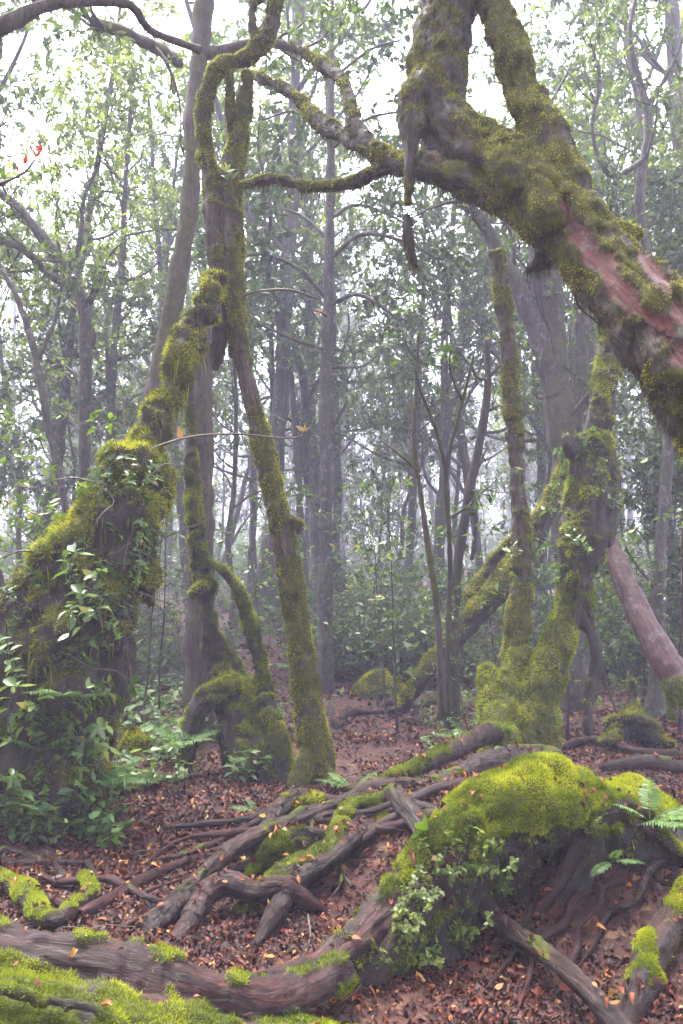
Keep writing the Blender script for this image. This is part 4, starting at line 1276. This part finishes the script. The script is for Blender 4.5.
shaped_tree('sapling', 'dark bent stem leaning right between the sapling pair and the pole',
            [px_tube([(452, 730, 9.0, 8), (452, 640, 9.0, 6), (458, 560, 9.0, 5.5), (470, 490, 9.0, 5), (482, 430, 9.0, 4.5), (488, 380, 9.0, 4), (486, 340, 9.0, 3)]),
             px_tube([(468, 500, 9.0, 2), (476, 520, 9.0, 2), (472, 560, 9.0, 2)])], [0], 'bark_dark', 'leaf_blue', 63, leafL=0.08, nsub=5, ntwig=3, nleaf=5, sublen=0.5, moss=0.3)

# long thin twig with orange leaves
def twig_thing(name, label, ctrl, leafspec, mat, seed, L):
    rng = np.random.default_rng(seed)
    gt, gl = Geo(), Geo()
    t = px_tube(ctrl)
    gt.add(*tube_arrays(t, 0.05, 5, 0.2, seed))
    base = np.array(t[0][:3])
    for (px, py, d, n) in leafspec:
        q = P(px, py, d)
        p = np.repeat(q[None], n, 0)
        a = np.linspace(0, 2 * PI, n, endpoint=False) + rng.random() * 6
        dd = np.stack([np.cos(a), rng.normal(0, .5, n), np.abs(np.sin(a)) * 1.2 + 0.1], 1)
        leaves(gl, p, dd, np.stack([rng.normal(0, .4, n), -np.ones(n), np.ones(n) * 0.6], 1), L * rng.uniform(0.7, 1.2, n), 0.42, rng, None, True)
    root = thing(name, label, 'twig', base)
    link('stem', gt.mesh('stem', base), M['twig'], root)
    link('foliage', gl.mesh('foliage', base), M[mat], root)


twig_thing('leafy_twig', 'long wiry twig with an orange leaf at its tip in front of the mossy leg',
           [(105, 482, 5.5, 1.2), (140, 455, 5.5, 1.2), (185, 438, 5.5, 1.2), (235, 434, 5.6, 1.1), (280, 438, 5.7, 1), (302, 436, 5.7, 1), (306, 425, 5.7, .8)],
           [(305, 432, 5.7, 3), (180, 440, 5.5, 2)], 'leaf_orange', 3, 0.085)
twig_thing('leafy_twig', 'dark twig tip with red leaves at the left edge',
           [(-20, 190, 3.2, 2), (5, 182, 3.2, 1.6), (25, 172, 3.2, 1.2), (36, 158, 3.2, .8)], [(18, 172, 3.2, 5), (26, 164, 3.2, 6), (36, 157, 3.2, 6), (42, 152, 3.2, 3)], 'leaf_red', 4, 0.036)
twig_thing('leafy_twig', 'dark twig with small green leaves at the left edge below the red leaves',
           [(-25, 196, 3.25, 1.6), (0, 186, 3.25, 1.2), (12, 178, 3.25, .8)], [(4, 180, 3.25, 4), (14, 172, 3.25, 4)], 'leaf_herb', 5, 0.055)
twig_thing('leafy_twig', 'thin bare twig with green leaf pair right of the mossy fork',
           [(236, 300, 6.3, 1.8), (255, 292, 6.3, 1.5), (290, 290, 6.3, 1.2), (320, 300, 6.3, .8)], [(256, 292, 6.3, 6)], 'leaf_herb', 6, 0.12)
twig_thing('leafy_twig', 'curved wiry twig hanging below the leaning red trunk',
           [(548, 255, 4.4, 1.6), (570, 280, 4.35, 1.4), (578, 305, 4.3, 1.4), (600, 325, 4.3, 1)], [(552, 250, 4.4, 3)], 'leaf_herb', 7, 0.04)
twig_thing('leafy_twig', 'dark leaf spray dangling into the top edge at right',
           [(592, -20, 4.0, 2), (590, -6, 4.0, 1.5), (588, 0, 4.0, 1)], [(588, -8, 4.0, 5)], 'leaf_dark', 8, 0.06)
twig_thing('leafy_twig', 'yellowing leaf cluster on a twig beside the straight dark tree',
           [(328, 316, 10.8, 1.4), (320, 312, 10.8, 1.2), (314, 310, 10.8, .8)], [(318, 314, 10.8, 4)], 'leaf_orange', 9, 0.13)
twig_thing('leafy_twig', 'green leaf tuft sprouting from the mossy fork',
           [(232, 190, 6.1, 1.6), (230, 180, 6.05, 1.4), (230, 172, 6.05, 1)], [(230, 180, 6.05, 6), (226, 172, 6.0, 5)], 'leaf_herb', 10, 0.09)

# crowns of the near mossy trees, unseen above the frame, added for shade
def add_crown(root, limbs, seed, leafL=0.1):
    rng = np.random.default_rng(seed)
    gt, gl = Geo(), Geo()
    for k, L in enumerate(limbs):
        gt.add(*tube_arrays(L, 0.12, 7, 0.3, seed + k))
    crown_on(gt, gl, limbs, rng, leafL, 10, 5, 14, 1.1, 0.5)
    base = np.array(root.location)
    me = gt.mesh('limb', base)
    at = me.attributes.new('moss', 'FLOAT', 'POINT')
    at.data.foreach_set('value', np.full(len(me.vertices), 0.6, np.float32))
    set_flow(me, np.concatenate(gt.V) * np.array([1, 1, .4]))
    link('limb', me, M['bark_shaggy'], root)
    link('crown', gl.mesh('crown', base), M['leaf_canopy'], root)


def limb(start, az, el, L, r, seed):
    rng = np.random.default_rng(seed)
    a, e = math.radians(az), math.radians(el)
    q = grow(start, (math.sin(a) * math.cos(e), math.cos(a) * math.cos(e), math.sin(e)), L, 7, rng, 0.14, 0.03)
    return [(*p, r * (1 - 0.12 * j)) for j, p in enumerate(q)]


top1, top2 = P(470, -80, 5.2), P(276, -28, 6.3)
add_crown(T_LEAN, [limb(top1, az, el, L, 0.11, 70 + k) for k, (az, el, L) in enumerate([(-30, 50, 4), (40, 45, 4), (120, 50, 3.6), (200, 50, 3.8), (-90, 48, 3.6), (0, 75, 4)])], 71)
add_crown(T_FORK, [limb(top2, az, el, L, 0.06, 90 + k) for k, (az, el, L) in enumerate([(-60, 50, 3.5), (20, 60, 3.5), (180, 55, 3.5), (100, 55, 3), (-130, 52, 3.4)])], 72)

# dead vines and twigs draped over the overgrown tree
rv = np.random.default_rng(31)
cnt = 0
for tries in range(200):
    if cnt >= 26:
        break
    px, py = rv.uniform(5, 150), rv.uniform(470, 700)
    h = hit(px, py, [LT])
    if h is None:
        continue
    q, nn = h[0], h[2]
    pts = [q + nn * 0.01]
    d = unit(rv.normal(0, 1, 3) * np.array([1, .3, 1]) + np.array([0, -.2, -.4]))
    for k in range(6):
        d = unit(d + rv.normal(0, .3, 3) + np.array([0, 0, -.12]))
        pts.append(pts[-1] + d * rv.uniform(.05, .13))
    g = Geo()
    r0 = rv.uniform(.003, .008)
    g.add(*tube_arrays([(*p, r0 * (1 - .1 * k)) for k, p in enumerate(pts)], 0.04, 5, .3, tries))
    o = link('dead_vine', g.mesh('dead_vine', q), M['twig'])
    o.location = q
    tag(o, 'thin dead vine straggling over the overgrown tree base', 'vine', 'dead vines on the overgrown tree')
    cnt += 1

# ------------------------------------------------------------------ undergrowth
def herb_proto(seed, h, nst, leafL, nl, mat='leaf_herb', wid=0.5, spread=0.35):
    rng = np.random.default_rng(seed)
    gt, gl = Geo(), Geo()
    for k in range(nst):
        a = rng.random() * 6.28
        d = np.array([math.cos(a) * spread, math.sin(a) * spread, 1])
        pts = grow((rng.normal(0, .02), rng.normal(0, .02), -0.02), d, h * rng.uniform(0.6, 1.15), 5, rng, 0.14, 0.05)
        gt.add(*tube_arrays([(*p, 0.0035 * h / 0.4 * (1 - 0.15 * j)) for j, p in enumerate(pts)], 0.06, 4))
        pts = np.array(pts)
        f = rng.uniform(1, 5, nl)
        f[:3] = 4.98
        i = np.minimum(f.astype(int), 4)
        b = pts[i] + (pts[i + 1] - pts[i]) * (f - i)[:, None]
        an = rng.random(nl) * 6.28
        dd = np.stack([np.cos(an), np.sin(an), rng.normal(0.15, .35, nl)], 1)
        leaves(gl, b, dd, np.stack([rng.normal(0, .35, nl), rng.normal(0, .35, nl), np.ones(nl)], 1), leafL * rng.uniform(0.5, 1.3, nl), wid, rng,
               np.clip(rng.normal(0.55, 0.25, nl), 0, 1), True)
    root = thing('leafy_plant', 'x', 'plant')
    link('stem', gt.mesh('stem'), M['twig'], root)
    link('foliage', gl.mesh('foliage'), M[mat], root)
    return root


def bush_proto(seed, h, n, leafL, mat, nl=16, wid=0.5):
    rng = np.random.default_rng(seed)
    gt, gl = Geo(), Geo()
    for k in range(n):
        a = rng.random() * 6.28
        d = np.array([math.cos(a) * rng.uniform(.2, 1.4), math.sin(a) * rng.uniform(.2, 1.4), 1])
        pts = grow((0, 0, -0.05), d, h * rng.uniform(0.6, 1.3), 5, rng, 0.2, 0.0)
        gt.add(*tube_arrays([(*p, 0.008 * (1 - 0.16 * j)) for j, p in enumerate(pts)], 0.15, 4))
        for q in range(4):
            j = rng.integers(1, 6)
            tw = np.array(grow(pts[j], rng.normal(0, 1, 3) + np.array([0, 0, .4]), h * 0.35, 3, rng, 0.2, 0.0))
            gt.add(*tube_arrays([(*p, 0.003) for p in tw], 0.15, 3))
            f = rng.uniform(0, 2.99, nl)
            i = f.astype(int)
            b = tw[i] + (tw[i + 1] - tw[i]) * (f - i)[:, None]
            dd = rng.normal(0, 1, (nl, 3)) * np.array([1, 1, .5])
            leaves(gl, b, dd, np.stack([rng.normal(0, .4, nl), rng.normal(0, .4, nl), np.ones(nl)], 1), leafL * rng.uniform(0.5, 1.3, nl), wid, rng,
                   np.clip(rng.normal(0.5, 0.25, nl), 0, 1))
    root = thing('bush', 'x', 'bush')
    link('stem', gt.mesh('stem'), M['twig'], root)
    link('foliage', gl.mesh('foliage'), M[mat], root)
    return root


def frond(g, gs, p, d, L, rng, np_=22, wid=0.22):
    """a fern frond arching from p along d"""
    d = unit(d)
    n = np_ + 1
    t = np.linspace(0, 1, n)
    up = np.array([0, 0, 1.0])
    pts = p + d * (t * L)[:, None] + up * (0.35 * L * (t - 1.15 * t * t))[:, None]
    T = unit(np.gradient(pts, axis=0))
    S = unit(np.cross(T, up))
    gs.add(*tube_arrays([(*pts[k], 0.003 * L / 0.4 * (1.1 - t[k])) for k in range(0, n, 3)], 0.05, 4))
    prof = np.sin(np.clip(t * 1.06 + 0.02, 0, 1) ** 0.8 * PI) ** 0.8
    prof = np.where(t > 0.15, prof, 0)
    for sgn in (-1, 1):
        q = prof > 0.02
        m = q.sum()
        dd = unit(S[q] * sgn + T[q] * 0.45 + np.array([0, 0, -0.15]))
        leaves(g, pts[q], dd, np.cross(S[q], T[q]), wid * L * prof[q] * rng.uniform(0.9, 1.1, m), 0.30, rng, np.clip(rng.normal(0.6, 0.2, m), 0, 1), True)


def fern(label, p, fronds, seed, group='ferns', mat='leaf_fern'):
    rng = np.random.default_rng(seed)
    root = thing('fern', label, 'fern', p, group)
    for (dx, dy, dz, L) in fronds:
        g = Geo()
        frond(g, g, np.zeros(3), (dx, dy, dz), L, rng, int(16 + L * 20))
        link('frond', g.mesh('frond'), M[mat], root)
    return root


def rosette(n, L, rng, el=0.35, az0=0, az1=6.28):
    out = []
    for k in range(n):
        a = az0 + (az1 - az0) * (k + rng.random() * .6) / n
        out.append((math.cos(a), math.sin(a), el * rng.uniform(0.5, 1.5), L * rng.uniform(0.7, 1.15)))
    return out


rf = np.random.default_rng(5)
fern('bright fern frond reaching over the path from the left bank', P(92, 782, 5.0) + np.array([0, 0, -.02]), [(1, -0.25, 0.12, 0.5), (0.75, 0.5, 0.3, 0.35)], 1)
fern('pair of pale fern fronds low on the left bank', P(40, 752, 4.9), [(0.8, -.2, .35, .3), (1, 0.1, 0.1, .25), (-.6, -.3, .3, .28)], 2)
fern('fern beside the mossy mound at the path bend', P(100, 725, 6.6), rosette(5, 0.42, rf), 3)
fern('fern with a long frond above the moss hump at the right', P(565, 800, 3.85), [(0.7, 0.3, .25, .26), (1, -.1, .1, .24), (0.3, -.2, .5, .2), (-.4, .2, .4, .18)], 4)
fern('fern fanning out at the right edge above the hollow', P(650, 822, 3.7), [(0.9, 0.1, .2, .3), (.6, -.4, .15, .26), (-.7, -.1, .35, .22), (0.2, .5, .5, .26)], 5)
fern('drooping fern frond cut by the right edge', P(700, 830, 3.6), [(-1, 0.05, .1, .28), (-.7, -.4, .2, .22)], 6)
fern('small fern hanging in the dark hollow', P(612, 862, 3.65), [(-.5, -.4, -.1, .18), (.6, -.4, .1, .16), (0, -.5, .4, .15)], 7)
fern('row of small fronds growing behind the arched root', P(352, 790, 4.9), [(-1, .1, .25, .26), (-.6, .4, .35, .22), (.6, .1, .4, .22), (.9, -.2, .2, .2)], 8)
fern('tiny fern at the left foot of the root tangle', P(258, 812, 4.9), [(-1, 0, .15, .2), (-.5, .4, .4, .14)], 9)
fern('fern growing left of the mossy stump', P(185, 745, 6.3), rosette(7, 0.42, rf), 10)
fern('leafy fern beside the far straight tree', Gp(345, 672), rosette(7, 0.75, rf), 11)
fern('broad fern in the centre undergrowth', Gp(312, 676), rosette(7, 0.7, rf), 12)
fern('fern at the edge of the clearing behind the sapling pair', Gp(425, 672), rosette(6, 0.6, rf), 13)
fern('fern below the leaning log', Gp(470, 680), rosette(6, 0.55, rf), 14)
fern('small fern at the foot of the stilt tree', P(462, 742, 6.2), rosette(5, 0.25, rf), 15)
fern('fern tuft just behind the left path', Gp(150, 705), rosette(6, 0.5, rf), 16)
fern('fern growing on the slope of the left bank', P(70, 700, 4.95), rosette(5, 0.3, rf, 0.3, 3.4, 6.2), 17)

HERB = [herb_proto(1, 0.32, 3, 0.075, 9), herb_proto(2, 0.5, 2, 0.10, 9), herb_proto(3, 0.22, 4, 0.06, 7), herb_proto(4, 0.28, 4, 0.085, 8, 'leaf_blue'),
        herb_proto(5, 0.16, 4, 0.10, 6, 'leaf_herb', 0.55, 0.9), herb_proto(6, 0.10, 9, 0.022, 22, 'leaf_yellow', 0.75, 0.9)]
# plants on the overgrown tree base
rh = np.random.default_rng(9)


def plant_at(k, p, nrm, label, group, sc=1.0, tilt=0.5):
    a = unit(np.array(nrm) * tilt + np.array([0, 0, 1 - tilt * 0.4]))
    q = Vector((0, 0, 1)).rotation_difference(Vector(a)).to_euler()
    return dup(HERB[k], p, (q.x, q.y, rh.random() * 6.28), sc, label, group, 'plant')


named = [(15, 745, 1, 1.1, 'big-leaved plant low on the dark bank at the left edge'), (60, 770, 0, 1.2, 'leafy plant near the foot of the dark bank'),
         (100, 720, 0, 1.1, 'leafy plant at the right flank of the dark bank'),
         (45, 520, 1, 1.15, 'tall big-leaved seedling standing on the left bank against the light'),
         (118, 455, 1, 0.8, 'slender upright seedling on top of the overgrown tree base'),
         (125, 500, 0, 0.9, 'leafy sprout in the middle of the overgrown tree trunk'),
         (70, 640, 1, 1.0, 'long-stemmed plant hanging off the dark bank'),
         (20, 690, 0, 1.0, 'leafy plant at the left edge of the dark bank'),
         (95, 620, 3, 0.9, 'blue-green plant with drooping leaves under the trunk'),
         (40, 610, 1, 0.9, 'mid-green plant halfway up the left bank')]
for (px, py, k, s, lab) in named:
    h = hit(px, py, [LT])
    if h is None:
        h = hit(min(px + 40, 110), py + 90, [LT])
    if h is None:
        continue
    plant_at(k, h[0], h[2], lab, 'plants growing on the overgrown tree', s, 0.45)
cnt = 0
while cnt < 112:
    px, py = rh.uniform(-10, 165), rh.uniform(470, 840)
    h = hit(px, py, [LT])
    if h is None:
        continue
    plant_at(int(rh.choice([0, 0, 2, 2, 3, 5, 4])), h[0], h[2], 'small leafy plant rooted on the dark overgrown tree base', 'plants growing on the overgrown tree', rh.uniform(0.45, 0.8) * (1.5 if py > 680 else 1), 0.7)
    cnt += 1
# epiphytes of the stilt tree
cnt = 0
while cnt < 20:
    px, py = rh.uniform(560, 620), rh.uniform(400, 590)
    h = hit(px, py, [MT])
    if h is None:
        continue
    plant_at(int(rh.choice([0, 2, 3])), h[0], h[2], 'small epiphyte leaves sprouting from the trunk of the stilt tree', 'epiphytes on the stilt tree', rh.uniform(0.5, 0.9), 0.8)
    cnt += 1
for (px, py, k, s, lab) in [(505, 735, 4, 0.8, 'pointed green leaves at the foot of the stilt tree'), (558, 690, 0, 0.5, 'tiny sprig on the moss of the stilt tree'),
                            (522, 560, 2, 0.7, 'leaf sprig halfway up the mossy pole'), (524, 585, 4, 0.7, 'hanging leaf sprig lower on the mossy pole')]:
    h = hit(px, py)
    if h:
        plant_at(k, h[0], h[2], lab, 'sprigs on mossy trunks', s, 0.6)
# plants on the moss hump
for (px, py, k, s, lab) in [(470, 878, 4, 1.4, 'glossy broad-leaved plant hanging on the face of the moss hump'), (500, 885, 4, 1.5, 'second glossy rosette, right of the hump face with longest leaves'),
                            (450, 905, 0, 0.55, 'small glossy seedling below the moss hump'), (455, 860, 5, 1.2, 'pale clump of tiny round leaves on the moss hump'),
                            (490, 858, 5, 1.2, 'clump of tiny yellow-green leaves beside the hollow'), (415, 895, 5, 1.1, 'tiny-leaved clump on the bare root arm'),
                            (400, 925, 5, 1.0, 'tiny-leaved clump lower on the root arm'), (565, 848, 5, 0.9, 'tiny pale leaves at the rim of the hollow'),
                            (375, 965, 5, 1.0, 'tiny-leaved clump under the root arm at the bottom'), (430, 965, 2, 0.5, 'seedling in the dark below the hump')] + [(x, y, 5, sc, 'tiny-leaved creeper clump fringing the moss hump') for x, y, sc in ((440, 872, 1.0), (475, 850, 1.3), (505, 845, 1.0), (520, 838, .9), (462, 878, 1.2), (485, 868, 1.1), (428, 888, .9), (545, 835, .8), (410, 912, .9), (470, 920, 1.2), (450, 940, 1.1), (500, 880, 1.1), (420, 945, 1.0), (395, 950, .9), (590, 835, .8), (620, 850, 1), (640, 880, 1.2))]:
    h = hit(px, py, [MD])
    if h:
        plant_at(k, h[0], h[2], lab, 'small plants on the moss hump', s, 0.9)
# herbs on the ground
GH = [((95, 190), (690, 800), 36, 'low green herb on the left bank beside the path', 'herbs along the left bank', (0.9, 1.4)),
      ((-5, 125), (812, 850), 34, 'leafy weed at the foot of the overgrown tree', 'weeds under the overgrown tree', (0.7, 1.2)),
      ((150, 300), (690, 790), 34, 'small herb around the mossy stump', 'herbs around the mossy stump', (0.6, 1.0)),
      ((425, 500), (700, 762), 36, 'herb in the patch between the saplings and the stilt tree', 'herbs below the saplings', (0.5, 1.0)),
      ((560, 683), (680, 715), 12, 'herb in the clearing behind the stilt tree', 'herbs behind the stilt tree', (0.6, 1.1))]
for (xr, yr, n, lab, grp, s) in GH:
    for j in range(n):
        p = Gp(rh.uniform(*xr), rh.uniform(*yr))
        dup(HERB[int(rh.choice([0, 2, 3, 3, 4]))], p, (0, 0, rh.random() * 6.28), rh.uniform(*s), lab, grp, 'plant')
for p in HERB:
    drop(p)

BUSH = [bush_proto(1, 0.8, 13, 0.075, 'leaf_blue'), bush_proto(2, 1.1, 15, 0.085, 'leaf_dark'), bush_proto(3, 0.6, 14, 0.06, 'leaf_canopy'), bush_proto(4, 1.5, 16, 0.09, 'leaf_blue')]
rb = np.random.default_rng(77)
NB = [((100, 185), (660, 690), 10, 'broadleaf bush at the far left edge of the path', 'bushes left of the path', (0.8, 1.2)),
      ((300, 440), (655, 682), 24, 'dense bush at the back of the clearing', 'bushes behind the clearing', (0.9, 1.5)),
      ((440, 560), (655, 690), 10, 'dark bush around the foot of the leaning log', 'bushes by the leaning log', (0.8, 1.3)),
      ((600, 720), (645, 685), 20, 'dark bush behind the curved red trunk', 'bushes at the right side', (1.1, 1.9)),
      ((-60, 120), (655, 720), 8, 'dark bush behind the overgrown tree', 'bushes at the left side', (0.8, 1.3))]
for (xr, yr, n, lab, grp, s) in NB:
    for j in range(n):
        p = Gp(rb.uniform(*xr), rb.uniform(*yr))
        dup(BUSH[int(rb.integers(0, 3))], p, (0, 0, rb.random() * 6.28), rb.uniform(*s), lab, grp, 'bush')
for j in range(205):
    y = 13.5 + 70 * rb.random() ** 1.4
    x = rb.uniform(-0.5, 0.5) * y
    dup(BUSH[int(rb.integers(0, 4))], (x, y, G(x, y)[0]), (0, 0, rb.random() * 6.28), rb.uniform(0.7, 1.9) * (1 + max(0, y - 24) * 0.045), 'hazy shrub of the far undergrowth between the misty trunks', 'far undergrowth shrubs', 'bush')
for p in BUSH:
    drop(p)

# fallen twigs
gt_ = [np.random.default_rng(k) for k in range(4)]
for j in range(40):
    r = np.random.default_rng(500 + j)
    p = Gp(r.uniform(0, 683), r.uniform(800, 1000) if j < 28 else r.uniform(700, 790))
    if j < 28 and p[0] > 0.35:
        p = Gp(r.uniform(0, 330), r.uniform(800, 930))
    a = r.random() * 6.28
    L = r.uniform(0.15, 0.5)
    pts = [p + np.array([math.cos(a), math.sin(a), 0]) * L * t + np.append(r.normal(0, .012, 2), 0) for t in np.linspace(0, 1, 5)]
    pts = [(q[0], q[1], G(q[0], q[1])[0] + 0.012 + 0.01 * r.random(), r.uniform(.003, .006) * (1 - 0.1 * i)) for i, q in enumerate(pts)]
    g = Geo()
    g.add(*tube_arrays(pts, 0.05, 5, 0.3, j))
    o = link('fallen_twig', g.mesh('fallen_twig', p), M['twig'])
    o.location = p
    tag(o, 'thin dead twig lying in the leaf litter', 'twig', 'fallen twigs')

# ------------------------------------------------------------------ haze
def build_haze():
    x0, x1, y0, y1, z0, z1 = -115, 115, -72, 166, -2.5, 32
    V = [(x, y, z) for z in (z0, z1) for y in (y0, y1) for x in (x0, x1)]
    F = [(0, 2, 3, 1), (4, 5, 7, 6), (0, 1, 5, 4), (2, 6, 7, 3), (0, 4, 6, 2), (1, 3, 7, 5)]
    m, nt, out = mat_base('mist')
    v = nt.nodes.new('ShaderNodeVolumePrincipled')
    v.inputs['Color'].default_value = (0.76, 0.73, 1.0, 1)
    v.inputs['Density'].default_value = 0.0042
    v.inputs['Anisotropy'].default_value = 0.0
    nt.links.new(v.outputs[0], out.inputs['Volume'])
    o = link('haze', new_mesh('haze', np.array(V), [np.array(F)], smooth=False), m)
    o['kind'] = 'stuff'
    o['label'] = 'pale lavender mist filling the forest'


build_haze()

# ------------------------------------------------------------------ sky, sun, camera
w = bpy.data.worlds.new('World')
SC.world = w
w.use_nodes = True
nt = w.node_tree
bg = nt.nodes['Background']
sky = nt.nodes.new('ShaderNodeTexSky')
sky.sky_type = 'NISHITA'
sky.sun_disc = False
EL, AZ = math.radians(66), math.radians(-30)
sky.sun_elevation = EL
sky.sun_rotation = AZ
sky.dust_density = 4
hs = nt.nodes.new('ShaderNodeHueSaturation')
hs.inputs['Saturation'].default_value = 0.4
nt.links.new(sky.outputs[0], hs.inputs['Color'])
nt.links.new(hs.outputs[0], bg.inputs[0])
bg.inputs[1].default_value = 0.15

sd = bpy.data.lights.new('sun', 'SUN')
sd.energy = 1.5
sd.angle = math.radians(30)
sd.color = (1.0, 0.96, 0.9)
so = bpy.data.objects.new('sun', sd)
C.objects.link(so)
to_sun = Vector((math.sin(AZ) * math.cos(EL), math.cos(AZ) * math.cos(EL), math.sin(EL)))
so.rotation_euler = to_sun.to_track_quat('Z', 'Y').to_euler()

cd = bpy.data.cameras.new('camera')
cd.sensor_fit = 'VERTICAL'
cd.sensor_height = 36
cd.sensor_width = 24
cd.lens = FPX * 36 / H
cd.clip_end = 500
co = bpy.data.objects.new('camera', cd)
C.objects.link(co)
co.location = CAM
co.rotation_euler = (math.radians(90) + PITCH, 0, 0)
SC.camera = co

SC.view_settings.view_transform = 'Standard'
SC.view_settings.look = 'None'
SC.view_settings.exposure = 3.45
SC.view_settings.gamma = 1
SC.view_settings.use_curve_mapping = False
cy = SC.cycles
cy.max_bounces = 5
cy.diffuse_bounces = 3
cy.glossy_bounces = 2
cy.transmission_bounces = 3
cy.volume_bounces = 1
cy.transparent_max_bounces = 4
cy.use_denoising = True
try:
    cy.denoiser = 'OPENIMAGEDENOISE'
except Exception:
    pass
cy.use_adaptive_sampling = True
cy.adaptive_threshold = 0.02
cy.sample_clamp_indirect = 6
